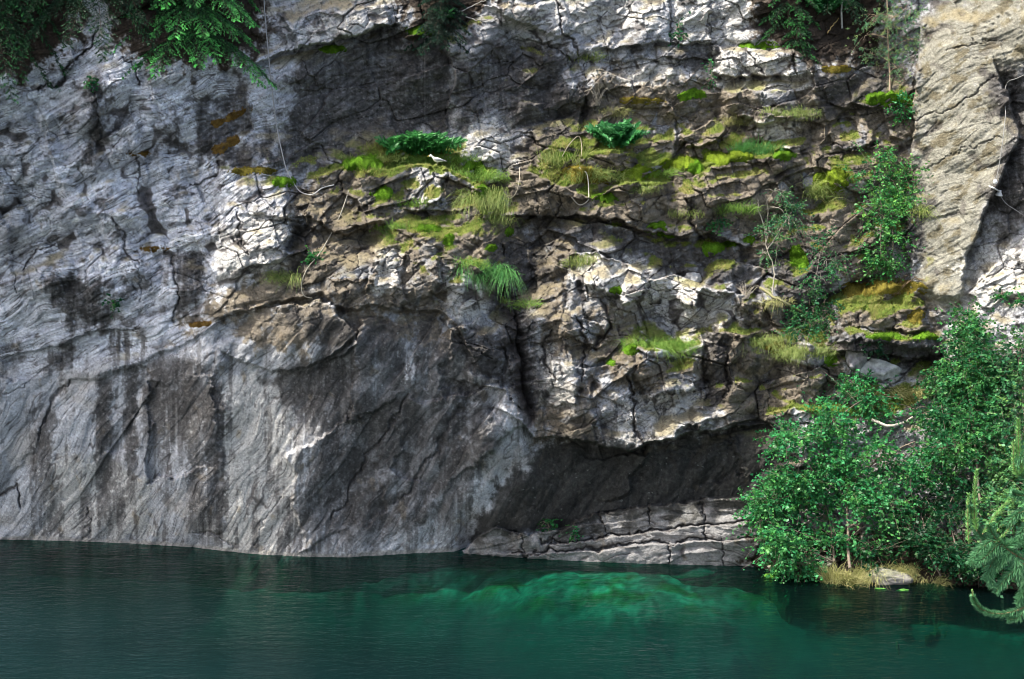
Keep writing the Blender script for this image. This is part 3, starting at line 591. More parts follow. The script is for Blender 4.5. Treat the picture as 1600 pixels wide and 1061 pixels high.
bcol *= (1 + .45 * sstep(.3, .9, dist) * sstep(2.4, 1.4, dist + wob))[..., None] * np.clip(1 + 1.1 * fbm(BX * 4, BY * 7, 645, 4), .25, 2)[..., None]; bcol = bcol * (1 - sstep(-.5, -1.5, BZ))[..., None] + np.array([.012, .075, .06]) * sstep(-.5, -1.5, BZ)[..., None]; bcol *= (1 - .93 * sstep(-1.4, -3.2, BZ))[..., None]
bidx = np.arange(BX.size).reshape(BX.shape)
bq = np.stack([bidx[:-1, :-1], bidx[:-1, 1:], bidx[1:, 1:], bidx[1:, :-1]], -1).reshape(-1, 4)
bed = mesh_obj("pool_bed", np.stack([BX, BY, BZ], -1).reshape(-1, 3), bq, col_mat("bed_stone", .9, .1, .3, 3.0), col=np.clip(bcol, .001, .8).reshape(-1, 3), smooth=True)
tag(bed, kind="structure")
#VEG
# ------------------------------------------------------------------ plants and things on the cliff
LEAF = col_mat("leaf", .42, .32, .15, 3.0, trans=.45); NEEDLE = col_mat("needle", .5, .35, .2, 3.0, trans=.15)
GRASS = col_mat("grass_blade", .6, .3, .2, 3.0, trans=.3); BARK = col_mat("bark", .85, .2, .4, 25.0, .01, 40.0)
MOSS = col_mat("moss", .95, .05, .45, 18.0, .03, 40.0); ROPE = col_mat("rope", .7, .3, .15, 40.0, .004, 120.0)
PAINT = col_mat("plain_surface", .5, .4, .12, 20.0); STONE = col_mat("loose_stone", .85, .25, .35, 8.0, .03, 18.0)

def surf(u, v, off=0.0, r=4):
    i = np.clip(np.searchsorted(va, v), r, len(va) - r - 1); j = np.clip(np.searchsorted(ua, u), r, len(ua) - r - 1)
    return at(u, v, float(np.median(Y[i - r:i + r + 1, j - r:j + r + 1])) - off)
def unit(a): return a / (np.linalg.norm(a, axis=-1, keepdims=True) + 1e-9)
def rv(n): return unit(rng.normal(size=(n, 3)))
class MB:
    """collects quads/triangles with colours"""
    def __init__(s): s.v = []; s.q = []; s.t = []; s.c = []; s.n = 0
    def add(s, v, f, c):
        v = np.asarray(v, float).reshape(-1, 3); f = np.asarray(f) + s.n
        (s.q if f.shape[1] == 4 else s.t).append(f); s.v.append(v)
        c = np.asarray(c, float); s.c.append(np.broadcast_to(c, (len(v), 3)) if c.ndim == 1 else c); s.n += len(v)
    def arrays(s):
        return np.concatenate(s.v), [np.concatenate(x) for x in (s.q, s.t) if x], np.concatenate(s.c)
    def build(s, name, mat, parent=None, smooth=False):
        v, f, c = s.arrays(); return mesh_obj(name, v, f, mat, parent, np.clip(c, .003, .9), smooth)
    def build_thing(s, name, mat, label, cat, group=None, smooth=False):
        v, f, c = s.arrays(); return mesh_thing(name, v, f, mat, label, cat, group, np.clip(c, .003, .9), smooth)

def tube(mb, pts, r0, r1, c, sides=6, cap=True):
    p = np.asarray(pts, float); n = len(p); d = unit(np.gradient(p, axis=0)); up = np.array([.31, .17, .93])
    a = unit(np.cross(d, up)); b = np.cross(d, a); r = np.linspace(r0, r1, n)[:, None, None]
    t = np.arange(sides) / sides * 2 * np.pi
    v = p[:, None] + r * (a[:, None] * np.cos(t)[None, :, None] + b[:, None] * np.sin(t)[None, :, None])
    i = np.arange(n - 1)[:, None] * sides; k = np.arange(sides)[None]; k2 = (k + 1) % sides
    f = np.stack([i + k, i + k2, i + sides + k2, i + sides + k], -1).reshape(-1, 4)
    mb.add(v, f, c)
def curve(pts, n=12, wob=0.0):
    p = np.asarray(pts, float); m = len(p); t = np.linspace(0, m - 1, n); k = np.clip(t.astype(int), 0, m - 2); f = (t - k)[:, None]
    g = lambda d: p[np.clip(k + d, 0, m - 1)]
    q = .5 * ((2 * g(0)) + (g(1) - g(-1)) * f + (2 * g(-1) - 5 * g(0) + 4 * g(1) - g(2)) * f ** 2 + (3 * g(0) - g(-1) - 3 * g(1) + g(2)) * f ** 3)
    if wob: q[1:-1] += rng.normal(size=(n - 2, 3)) * wob
    return q
def leaf_quads(mb, pos, ax, L, W, c):
    n = len(pos); b = unit(np.cross(ax, rv(n))); nn = np.cross(ax, b); L = np.asarray(L).reshape(-1, 1); W = np.asarray(W).reshape(-1, 1)
    v = np.stack([pos, pos + ax * L * .45 + b * W * .5 + nn * W * .12, pos + ax * L - nn * L * .1, pos + ax * L * .45 - b * W * .5 + nn * W * .12], 1)
    mb.add(v, np.arange(n * 4).reshape(n, 4), np.repeat(c, 4, 0))

G_D = np.array([.014, .095, .030]); G_L = np.array([.075, .33, .10]); G_Y = np.array([.10, .20, .035])
def clump_fill(crown, twig, cen, rad, ntw, L, tint, dark, light, kind='leaf', tl=.45, per=10, droop=.25, bark=(.10, .075, .055), fill=0.0):
    o = rv(ntw) * (rng.random((ntw, 1)) ** .42); o += rng.normal(size=o.shape) * .10
    org = cen + o * rad
    lump = 1.15 * fbm(org[:, 0] * 1.1 + org[:, 1] * .8, org[:, 2] * 1.7, 901, 3)
    keep = (lump > -.06 + .12 * rng.random(ntw)) | (ntw < 36) | (rng.random(ntw) < fill); org = org[keep]; o = o[keep]; lump = lump[keep]; m = len(org)
    d = unit(o * .8 + rv(m) * .7 + np.array([0, -.25, -droop]))
    long_ = rng.random((m, 1)) < .10; ln = tl * (.6 + .7 * rng.random((m, 1))) * np.where(long_, 1.9, 1.0)
    for a, e, l in zip(org, d, ln):
        if rng.random() < .3: tube(twig, np.stack([a - e * l * .35, a + e * l * .4, a + e * l + np.array([0, 0, -.06 * l[0]])]), .006, .003, bark, 3)
    t = rng.random((m, per, 1)); pos = org[:, None] + d[:, None] * ln[:, None] * t + np.array([0, 0, -.12]) * (t ** 2) * ln[:, None]
    s = unit(np.cross(d, np.array([.1, .2, 1.])))[:, None] * np.where(rng.random((m, per, 1)) < .5, -1, 1)
    ax = unit(d[:, None] * .6 + s * .9 + rng.normal(size=(m, per, 3)) * .45 + np.array([0, -.1, -.2]))
    k = np.clip(.42 + .9 * lump[:, None] + .32 * rng.normal(size=(m, 1)) + .25 * rng.normal(size=(m, per)), 0, 1.25)[..., None]
    c = (dark * (1 - k) + light * k) * tint * (1 + np.array([.35, .06, -.1]) * np.clip(rng.normal(size=(m, 1, 1)), -.8, 1.6))
    pos = pos.reshape(-1, 3); ax = ax.reshape(-1, 3); c = c.reshape(-1, 3)
    if kind == 'leaf':
        z = 1.18 * L * (.45 + .9 * rng.random(len(pos))); leaf_quads(crown, pos, ax, z, z * .72, c)
    else:
        rep = 9; p2 = np.repeat(pos, rep, 0); a2_ = unit(np.repeat(ax, rep, 0) + rng.normal(size=(len(p2), 3)) * .65)
        z = L * (.7 + .5 * rng.random(len(p2))); leaf_quads(crown, p2, a2_, z, np.full(len(z), .011), np.repeat(c, rep, 0))

def broadleaf(name, label, cat, base, trunks, clumps, L=.085, off=.35, tint=1.0, dark=G_D, light=G_L, kind='leaf', group=None, tr=.03, bark=(.16, .13, .10), tl=.45, per=10, parts=('trunk', 'crown'), droop=.25, dens=1.0, fill=0.0):
    """trunks: pixel polylines (u, v, metres in front of the stone); clumps: (u, v, ru, rv, twigs, metres in front)"""
    root = thing(name, tuple(surf(base[0], base[1], base[2] if len(base) > 2 else .05)), label, cat, group)
    wood = MB(); crown = MB(); tp = []
    for p in trunks:
        q = curve([surf(*a) for a in p], 14, .012); tube(wood, q, tr, tr * .35, np.array(bark), 7); tp.append(q)
    tp = np.concatenate(tp)
    for cl in clumps:
        u, v, ru, rv_, n = cl[:5]; o = cl[5] if len(cl) > 5 else off
        c = surf(u, v, o, 12); s = M * (c[1] + 41) / 41; rad = np.array([ru * s, max(.15, .7 * (ru + rv_) / 2 * s), rv_ * s * (.74 if n > 65 else .9)])
        a = tp[np.argmin(np.linalg.norm(tp - c + np.array([0, 0, .3]), axis=1))]
        if np.linalg.norm(a - c) > .1: tube(wood, curve([a, (a + c) / 2 + np.array([0, 0, .06]), c], 6, .012), tr * .55, .008, np.array(bark), 5)
        for _ in range(4):
            e = c + rv(1)[0] * rad * .8; tube(wood, curve([c, (c + e) / 2 + np.array([0, 0, .05]), e], 5, .01), .012, .005, np.array(bark), 4)
        clump_fill(crown, wood, c, rad, int(n * dens * (2.3 if n > 45 else 1.7)), L, tint, np.array(dark), np.array(light), kind, tl, per, droop, bark, fill)
    wood.build(parts[0], BARK, root); crown.build(parts[1], LEAF if kind == 'leaf' else NEEDLE, root)
    return root

def spray(mb, wood, p0, d, ln, dark, tip, droop=.5, side=.42, nd=.055):
    """a flat drooping conifer bough: midrib, side twigs, needles"""
    n = 7; t = np.linspace(0, 1, n)[:, None]; rib = p0 + d * ln * t + np.array([0, 0, -1.]) * droop * ln * t ** 2
    tube(wood, rib, .012, .004, (.035, .026, .018), 4)
    s = unit(np.cross(d, np.array([0, 0, 1.])))
    k = max(6, int(ln / .055)); tt = np.linspace(.12, 1, k)
    P0 = np.stack([np.interp(tt, t[:, 0], rib[:, i]) for i in range(3)], -1)
    sg = np.where(np.arange(k) % 2 == 0, 1., -1.)[:, None]
    tw = unit(d * .75 + s * sg * .9 + rng.normal(size=(k, 3)) * .15 + np.array([0, 0, -.35])); tl = (side * ln * (1.05 - tt) + .09)[:, None] * (.7 + .5 * rng.random((k, 1)))
    m = 36; q = rng.random((k, m, 1)) ; pos = P0[:, None] + tw[:, None] * tl[:, None] * q + np.array([0, 0, -.16]) * q ** 2 * tl[:, None]
    ax = unit(tw[:, None] * .8 + rng.normal(size=(k, m, 3)) * .55)
    h = np.clip((q * .55 + tt[:, None, None] * .4 + .25 * rng.normal(size=(k, 1, 1)) - .25), 0, 1) ** 1.4
    c = np.array(dark) * (1 - h) + np.array(tip) * h
    pos = pos.reshape(-1, 3); leaf_quads(mb, pos, ax.reshape(-1, 3), nd * (.7 + .6 * rng.random(len(pos))), np.full(len(pos), .023), c.reshape(-1, 3))

def spruce(label, base, height, rad, tiers, bias=(0, -1, 0), dark=(.008, .034, .014), tip=(.03, .15, .04), group=None, low=-1.0, name="spruce_tree", tr=.11, droop=.55, per=7, nd=.055):
    base = np.array(base); root = thing(name, tuple(base), label, "spruce", group); wood = MB(); cr = MB()
    tube(wood, curve([base + (0, 0, -.3), base + (0, 0, height * .5), base + (.05, 0, height)], 8), tr, .02, (.075, .055, .04), 8)
    for i in range(tiers):
        f = i / max(1, tiers - 1); h = f * height * .97; r = rad * (1 - f) ** .8 + .15
        for j in range(per):
            a = 2 * math.pi * (j + rng.random() * .8) / per; d = unit(np.array([math.cos(a), math.sin(a), -.15 - .25 * (1 - f)]) + .35 * np.array(bias) * (1 - f))
            spray(cr, wood, base + np.array([0, 0, h + .15 * rng.random()]), d, r * (.75 + .4 * rng.random()), dark, np.array(tip) * (.7 + .6 * rng.random()), droop * (1 - .4 * f), nd=nd)
    wood.build("trunk", BARK, root); cr.build("crown", NEEDLE, root); return root

def blades(mb, org, d, ln, wd, c, droop=.6, seg=4):
    n = len(org); b = unit(np.cross(d, rv(n))); t = np.linspace(0, 1, seg)[None, :, None]; ln = ln.reshape(-1, 1, 1)
    mid_ = org[:, None] + d[:, None] * ln * t + np.array([0, -.15, -1.]) * droop * ln * t ** 2.2
    w_ = wd * (1 - t ** 1.5 * .92) * .5
    v = np.stack([mid_ - b[:, None] * w_, mid_ + b[:, None] * w_], 2).reshape(-1, 3)
    i = (np.arange(n) * seg * 2)[:, None] + np.arange(seg - 1)[None] * 2
    f = np.stack([i, i + 1, i + 3, i + 2], -1).reshape(-1, 4); mb.add(v, f, np.repeat(c, seg * 2, 0))

GR = {'fresh': ((.08, .22, .03), (.30, .42, .09)), 'dark': ((.03, .15, .04), (.14, .34, .09)), 'straw': ((.20, .24, .06), (.66, .60, .30)), 'mixed': ((.10, .20, .04), (.40, .42, .15))}
def tuft(u, v, w_, h, label, col_='fresh', droop=.6, dens=1.0, up=1.0):
    n = int((120 + w_ * h * .16) * dens); mb = MB(); s = M
    nc = max(3, int(w_ / 9)); cu = np.sort(rng.uniform(-.5, .5, nc)) * w_; ch = .45 + .75 * rng.random(nc); cu = np.arange(nc) / max(1, nc - 1) * w_ * .9 - w_ * .45 + rng.normal(size=nc) * 2; cidx = rng.integers(0, nc, n); du_ = cu[cidx] + np.clip(rng.normal(size=n), -1.6, 1.6) * max(6, w_ / nc * .75); pu_ = u + du_
    org = np.array([surf(a, v + 2 + rng.normal() * max(2, h * .13), .02, 1) for a in pu_]); ym = np.median(org[:, 1]); org[:, 1] = np.clip(org[:, 1], ym - .12, ym + .10) - rng.random(n) * .12
    d = unit(np.c_[rng.normal(size=n) * .38 + du_ / w_ * .5, -.35 + rng.normal(size=n) * .3, np.full(n, up)])
    ln = h * s * (.35 + .85 * rng.random(n)) * ch[cidx]; tw_ = rng.normal(size=(nc, 3)) * .3; d = unit(d + tw_[cidx]); a, b = np.array(GR[col_][0]), np.array(GR[col_][1]); k = np.clip(rng.beta(1.6, 1.8, n), 0, 1)[:, None]
    blades(mb, org, d, ln, .013, a * (1 - k) + b * k, droop)
    return mb.build_thing("grass_tuft", GRASS, label, "grass tuft", "grass tufts on the ledges")

NB = np.stack([blur(N[..., i], 5) for i in range(3)], -1); NB = NB * .5 + np.array([0, -.45, .65]); NB /= np.linalg.norm(NB, axis=-1, keepdims=True)
PB = np.stack([blur(P[..., i], 2) for i in range(3)], -1)
def cushion(u, v, w_, h, label, c0=(.10, .14, .016)):
    """a swollen skin of moss over the patch of rock it grows on"""
    rusty = 'rusty' in label; tilt = -.42 if 'streaks' in label else 0; h = max(h, 6 if rusty else 11); i0, i1 = np.searchsorted(va, [v - h * 1.0 - abs(tilt) * w_ * .5, v + h * 1.0 + abs(tilt) * w_ * .5]); j0, j1 = np.searchsorted(ua, [u - w_ * .75, u + w_ * .75])
    sl = (slice(i0, i1), slice(j0, j1)); uu, vv = U[sl], V[sl]; xs, zs = x0[sl], z0[sl]
    bend = (.35 * h * fbm(xs * .9 + u, 0 * zs + v, 931, 2)); r = np.hypot((uu - u) / (w_ * .5), (vv - v - bend - tilt * (uu - u)) / (h * .5)) + (1.3 if rusty else .85) * fbm(xs * 2.6 + u, zs * 2.6, 932, 4, .6)
    r = np.maximum(r, .0); i = np.clip(1 - r, -.5, 1); th_ = np.sqrt(np.maximum(i, 0)) * min(w_, 2.0 * h) * M * (.10 if rusty else .30) * (1 + .5 * fbm(xs * 6, zs * 6, 933, 3)) + np.minimum(i, 0) * .12
    pp = PB[sl] + NB[sl] * th_[..., None]; k = np.arange(uu.size).reshape(uu.shape); ok = (i > -.12)
    f = np.stack([k[:-1, :-1], k[1:, :-1], k[1:, 1:], k[:-1, 1:]], -1)[ok[:-1, :-1] & ok[1:, :-1] & ok[1:, 1:] & ok[:-1, 1:]]
    use = np.unique(f); re_ = np.full(uu.size, -1); re_[use] = np.arange(len(use))
    cc = np.array(c0) * np.clip(1 + .8 * fbm(xs * 5, zs * 5, 934, 3) + .5 * fbm(xs * 1.5 + u, zs * 1.5, 935, 2), .35, 2)[..., None]; cc = cc.reshape(-1, 3)[use]
    mb = MB(); mb.add(pp.reshape(-1, 3)[use], re_[f], cc)
    n = int(120 + w_ * h * .7); q = rng.integers(0, len(use), n); k = rng.random((n, 1))
    blades(mb, pp.reshape(-1, 3)[use][q], unit(NB[sl].reshape(-1, 3)[use][q] + rv(n) * .6), .03 + .04 * rng.random(n), .014, cc[q] * (.8 + 1.0 * k) * np.array([1.15, 1.05, 1]), .1, 2)
    return mb.build_thing("moss_cushion", MOSS, label, "moss", "moss cushions on the ledges", smooth=True)

def fern(u, v, w_, h, n, label, c0=(.025, .13, .04), c1=(.07, .29, .085), name="fern", cat="fern"):
    mb = MB(); s = M
    for _ in range(n):
        o = surf(u + rng.normal() * w_ * .2, v + rng.normal() * h * .06, .05, 2); a = rng.normal() * .8
        d = unit(np.array([math.sin(a), -.45 - .3 * rng.random(), 1.25])); ln = h * s * (.8 + .5 * rng.random()); m = 15; t = np.linspace(.08, 1, m)[:, None]
        rib = o + d * ln * t + np.array([.25 * math.sin(a), -.2, -.9]) * ln * t ** 2 * .42; tan = unit(np.gradient(rib, axis=0)); sd = unit(np.cross(tan, np.array([0, -.6, .8])))
        k = rng.random(); c = np.repeat((np.array(c0) * (1 - k) + np.array(c1) * k)[None], m, 0)
        for g in (-1, 1):
            L_ = ln * .30 * np.sin(np.pi * np.clip(t * .85 + .12, 0, 1)) + .01
            leaf_quads(mb, rib, unit(sd * g + tan * .5 + rng.normal(size=(m, 3)) * .12), L_, L_ * .38, c)
    return mb.build_thing(name, LEAF, label, cat)

def cable(pts, r, c, label, name="rope", cat="rope", off=.10, n=40, group=None):
    mb = MB(); q = curve([surf(a[0], a[1], a[2] if len(a) > 2 else off, 6) for a in pts], n); tube(mb, q, r, r, c, 6)
    return mb.build_thing(name, ROPE, label, cat, group, smooth=True)

def boulder(cen, size, seed, label, c0=(.33, .32, .30), moss=0.0, name="boulder", top=(.12, .16, .02)):
    nl, nm = 34, 56; th_ = np.linspace(0, np.pi, nl)[:, None]; ph = (np.arange(nm) / nm * 2 * np.pi)[None]
    d = np.stack([np.sin(th_) * np.cos(ph), np.sin(th_) * np.sin(ph), np.cos(th_) + 0 * ph], -1); r_ = np.random.default_rng(seed)
    pn = unit(r_.normal(size=(24, 3))); h = .62 + .40 * r_.random(24); r = np.min(h / np.maximum(d @ pn.T, .06), -1); r = np.minimum(r, 1.3)
    r = r + .15 * fbm(d[..., 0] * 3.5 + seed, d[..., 2] * 3 + d[..., 1] * 2, 950 + seed, 4)
    vv = np.array(cen) + d * r[..., None] * np.array(size) * .5
    i = np.arange(nl - 1)[:, None] * nm; k = np.arange(nm)[None]; k2 = (k + 1) % nm; f = np.stack([i + k, i + nm + k, i + nm + k2, i + k2], -1).reshape(-1, 4)
    nn_ = fbm(d[..., 0] * 2.5 + seed, d[..., 2] * 2.5 + d[..., 1], 960 + seed, 4); cc = np.array(c0) * np.clip(1 + .8 * nn_, .4, 1.6)[..., None]
    if moss: g = (sstep(.1, .5, d[..., 2] + .8 * nn_) * moss)[..., None]; cc = cc * (1 - g) + np.array(top) * g
    return mesh_thing(name, vv.reshape(-1, 3), f, STONE, label, "boulder", None, cc.reshape(-1, 3))

# ---- conifers on the rim
g_sp = "spruces on the cliff rim"
spruce("tall spruce left of the hanging rope, its lit boughs drooping over grey rock", surf(300, 40, .15), 9.5, 2.2, 15, (.1, -1.0, 0), tip=(.15, .62, .14), dark=(.012, .06, .02), group=g_sp, droop=.36, per=13)
spruce("darkest spruce at the far left of the rim, hanging over the corner of the cliff", surf(-25, 12, .1), 9.0, 2.3, 14, (-.1, -1.0, 0), tip=(.04, .20, .05), group=g_sp, droop=.75, per=13)
spruce("spruce standing on the rim between the corner spruce and the one by the rope", surf(150, -25, .0), 10, 2.3, 13, (0, -1, 0), tip=(.02, .085, .028), group=g_sp, droop=.6, per=10)
spruce("small dark young spruce on the brown ledge above the black wall", surf(690, 52, .02), 2.0, .9, 10, (0, -.5, 0), dark=(.006, .022, .013), tip=(.012, .06, .03), tr=.03, droop=.35, per=7, nd=.05)
spruce("young bright green spruce on the rim beside the thin birch trunk", surf(1232, 30, .1), 3.2, 1.0, 8, (-.2, -.7, 0), tip=(.05, .22, .05), tr=.04, droop=.4)
spruce("low light green spruce seedling on the pale block under the rim", surf(1245, 76, .1), .8, .55, 4, (0, -.6, 0), tip=(.05, .22, .05), tr=.02, droop=.3, per=6)
spruce("dark spruce in the shade on the rim behind the thin birch trunk", surf(1300, -20, -.7), 6.0, 1.5, 10, (0, -.8, 0), tip=(.015, .06, .025), droop=.5)
broadleaf("birch_tree", "thin birch with a bare white trunk on the rim in the shade of the spruces", "birch", (1316, 44), [[(1316, 44, .05), (1315, 10, .1), (1317, -60, .1), (1316, -160, .2)]], [(1320, -140, 60, 50, 130), (1300, -90, 40, 30, 60)], tr=.035, bark=(.50, .50, .48))
broadleaf("pine_tree", "slender young pine with thin grey trunk rooted on the mossy knob by the tan wall", "pine", (1391, 168), [[(1391, 168, .1), (1389, 110, .25), (1388, 50, .3), (1385, -40, .35), (1384, -90, .35)]],
  [(1370, 25, 28, 14, 34, .45), (1412, 18, 26, 16, 34, .45), (1355, 55, 24, 14, 30, .4), (1420, 62, 24, 14, 26, .45), (1388, 85, 30, 16, 32, .4), (1385, -20, 36, 22, 40, .45), (1405, 105, 18, 10, 14, .35), (1362, 85, 14, 10, 12, .35), (1392, 40, 20, 20, 20, .5)], L=.075, kind='needle', dark=(.06, .15, .07), light=(.18, .32, .13), tr=.035, bark=(.22, .17, .12), per=5)
# ---- broadleaved trees and bushes
broadleaf("birch_bush", "round dense birch bush on the ledge in front of the tan wall", "bush", (1392, 425), [[(1392, 425, .1), (1395, 370, .3), (1390, 300, .3), (1388, 250, .3)], [(1388, 420, .1), (1375, 370, .3), (1380, 330, .3)]],
  [(1388, 278, 54, 40, 200), (1405, 325, 38, 34, 120), (1372, 335, 32, 30, 100), (1382, 385, 34, 32, 150, .25), (1356, 262, 30, 24, 64), (1422, 285, 28, 32, 64), (1372, 415, 24, 20, 60, .2), (1390, 255, 34, 16, 64)], L=.07, fill=.15, light=(.13, .40, .10), dark=(.03, .14, .04))
broadleaf("birch_sapling", "spindly birch sapling with pale crooked trunk and thin crown beside the dead log", "sapling", (1206, 470), [[(1206, 478, .15), (1208, 440, .3), (1209, 415, .3), (1199, 390, .3), (1197, 360, .3), (1201, 330, .35), (1196, 305, .35)], [(1199, 390, .3), (1225, 350, .35), (1240, 325, .35)], [(1198, 365, .3), (1186, 330, .3), (1184, 310, .3)]],
  [(1215, 325, 30, 22, 34, .4), (1200, 365, 24, 18, 24, .4), (1232, 350, 22, 16, 20, .4), (1210, 300, 20, 12, 16, .4), (1192, 395, 14, 10, 10), (1235, 320, 16, 14, 14)], L=.06, tr=.024, bark=(.24, .22, .18), dark=(.03, .12, .05), light=(.10, .25, .10), tl=.4, dens=2.6)
broadleaf("rowan_sapling", "thin dark rowan sapling growing right of the spindly birch sapling", "sapling", (1272, 468), [[(1272, 470, .1), (1275, 430, .3), (1285, 385, .35)]], [(1292, 405, 28, 22, 40), (1282, 435, 26, 18, 34), (1262, 452, 22, 12, 18), (1285, 375, 12, 10, 8)], L=.065, dens=1.8, tr=.018, bark=(.16, .14, .12), dark=(.02, .08, .035), light=(.07, .25, .08))
broadleaf("rowan_bush", "leafy bush with spreading green boughs just below the dead log", "bush", (1262, 532), [[(1262, 532, .1), (1268, 500, .35), (1275, 470, .35)]], [(1270, 480, 36, 20, 60, .4), (1258, 505, 26, 16, 40, .4), (1285, 500, 22, 22, 34, .4), (1245, 520, 22, 12, 20)], L=.07, fill=.5, dens=1.3, tr=.018, dark=(.018, .085, .035), light=(.07, .25, .08))
broadleaf("birch_tree", "big spreading birch over the strata ledge with two grey stems rising from the straw grass", "birch", (1325, 882), [[(1328, 888, .5), (1324, 820, .9), (1326, 760, 1.0), (1310, 700, 1.0), (1300, 650, .8)], [(1303, 878, .5), (1298, 820, .8), (1280, 760, 1.0), (1255, 710, 1.0)], [(1326, 760, 1.0), (1370, 720, 1.0), (1430, 690, .9)]],
  [(1250, 690, 46, 36, 120, .9), (1300, 660, 56, 30, 130, .7), (1245, 745, 42, 40, 130, 1.0), (1310, 735, 60, 42, 190, 1.2), (1375, 715, 56, 32, 150, 1.2), (1425, 700, 36, 22, 70, 1.0), (1255, 795, 48, 28, 110, 1.0), (1195, 785, 38, 22, 55, .7), (1180, 800, 24, 18, 26, .6), (1225, 850, 34, 32, 90, .7), (1275, 860, 32, 24, 60, .6), (1345, 765, 50, 24, 90, 1.2), (1355, 620, 44, 24, 60, .5), (1200, 815, 26, 24, 34, .6), (1270, 820, 34, 26, 60, .8), (1300, 850, 34, 28, 60, .9), (1240, 880, 34, 18, 56, .6), (1345, 825, 36, 30, 60, 1.0), (1380, 790, 40, 34, 80, 1.0), (1215, 760, 30, 26, 50, .8), (1430, 735, 40, 30, 80, 1.0)], L=.085, tr=.045, dens=1.25)
broadleaf("birch_tree", "upright birch against the pale rock at the right, above the foreground pine tips", "birch", (1530, 880), [[(1535, 890, .4), (1530, 780, .8), (1520, 650, .8), (1515, 540, .6), (1512, 480, .5)]],
  [(1512, 495, 22, 18, 30, .5), (1508, 530, 34, 24, 70, .6), (1520, 575, 36, 28, 80, .7), (1495, 610, 40, 30, 100, .8), (1530, 625, 40, 30, 80, .8), (1470, 650, 36, 26, 80, .8), (1515, 670, 46, 26, 100, .9), (1465, 590, 24, 18, 34, .6), (1550, 690, 34, 26, 60, .9), (1480, 700, 40, 24, 70, .9), (1540, 550, 22, 18, 34, .6), (1525, 515, 24, 16, 40, .6), (1495, 560, 28, 20, 50, .6), (1545, 590, 28, 22, 60, .7)], L=.085, dens=1.3, fill=.5, tr=.04, light=(.08, .29, .085))
broadleaf("birch_tree", "pale leaved birch cut off by the right edge of the view", "birch", (1610, 900), [[(1612, 900, .6), (1608, 780, 1.0), (1600, 660, .9), (1598, 560, .8)]],
  [(1595, 545, 28, 24, 50, .7), (1590, 590, 36, 30, 90, .8), (1600, 640, 44, 34, 110, .9), (1580, 690, 36, 30, 90, 1.0), (1610, 720, 44, 40, 110, 1.0), (1575, 750, 38, 30, 90, 1.1), (1600, 800, 46, 40, 120, 1.1), (1560, 800, 34, 30, 70, 1.1)], L=.085, fill=.4, dens=1.2, light=(.12, .32, .11), dark=(.03, .11, .05), tr=.045)
broadleaf("alder_bush", "dark shaded bush at the waterline right of the straw grass", "bush", (1500, 905), [[(1500, 905, .2), (1495, 860, .5), (1480, 800, .5)], [(1470, 900, .2), (1450, 860, .5), (1440, 800, .5)]],
  [(1440, 845, 44, 36, 120, .5), (1490, 860, 44, 38, 130, .5), (1535, 870, 40, 36, 110, .6), (1455, 790, 46, 34, 110, .5), (1505, 800, 44, 36, 110, .6), (1420, 795, 30, 26, 50, .4), (1505, 745, 40, 28, 70, .6), (1580, 880, 40, 36, 90, .6), (1400, 850, 34, 30, 60, .4), (1360, 860, 30, 20, 40, .4)], L=.085, dark=(.007, .048, .018), light=(.024, .115, .038), tr=.03)  # shade from the crowns above is put into these leaf colours
broadleaf("rowan_bush", "ragged bush on the mossy slope above the big spreading birch", "bush", (1350, 640), [[(1350, 645, .1), (1345, 615, .3), (1325, 590, .3)], [(1355, 645, .1), (1390, 630, .3)]], [(1340, 600, 30, 20, 44), (1375, 625, 34, 20, 54), (1310, 620, 26, 16, 34), (1400, 655, 34, 18, 44), (1430, 640, 24, 16, 30)], L=.07, tr=.016)
sp_g = "small plants on the rock"
def plant(u, v, w_, h, label, n=26, L=.07, **k):
    broadleaf("small_plant", label, "plant", (u, v + h * .5), [[(u, v + h * .5, .03), (u + 2, v, .12), (u, v - h * .4, .15)]], [(u, v - h * .1, w_ * .5, h * .4, n, .15), (u, v + h * .2, w_ * .35, h * .25, n * .4, .12)], L=L, tr=.008, tl=.22, group=sp_g, per=8, parts=('stem', 'foliage'), **k)
plant(856, 820, 34, 26, "bright green plant at the left end of the strata ledge in the dark overhang", 30, light=(.05, .22, .05))
plant(896, 830, 12, 22, "thin green sprig on the strata ledge right of the bright green plant", 8)
plant(1060, 48, 30, 36, "dark green leafy bush hanging from a crack in the upper grey slab", 34, dark=(.01, .06, .025))
plant(1110, 112, 16, 60, "string of small leaves climbing the crack at the left end of the long pale block", 26, L=.05)
plant(1410, 170, 28, 46, "leafy shrub behind the foot of the slender pine", 40)
plant(1122, 350, 32, 22, "bright leafy sprig above the mossy lip of the dark overhang", 16, light=(.06, .24, .07))
plant(490, 398, 26, 16, "little green plant beside the lower dangling rope", 12, light=(.05, .24, .05))
plant(1566, 460, 18, 12, "upper of two green sprigs on the white rock at the right", 12, light=(.04, .24, .05))
plant(1592, 468, 16, 8, "lower green sprig on the white rock at the right edge", 8, light=(.04, .24, .05))
plant(140, 128, 12, 10, "tiny fern in the crack under the far left spruce", 8)
plant(178, 472, 10, 14, "tiny green plant at the edge of the dark stain on the left wall", 7)
plant(1322, 600, 30, 44, "leggy green plant above the ragged bush", 18)
plant(1370, 540, 40, 24, "leaves in the shade under the mossy shelf", 24, dark=(.008, .045, .018), light=(.02, .09, .03))
fern(962, 226, 56, 48, 70, "dark green fern clump on the right moss ledge"); fern(655, 240, 90, 46, 90, "long dark green fern bank on the left ledge behind the gull", (.03, .15, .04), (.08, .32, .08))
fern(1290, 20, 60, 40, 20, "shaded fern under the rim spruces"); fern(700, 30, 40, 26, 14, "fern beside the small dark young spruce")
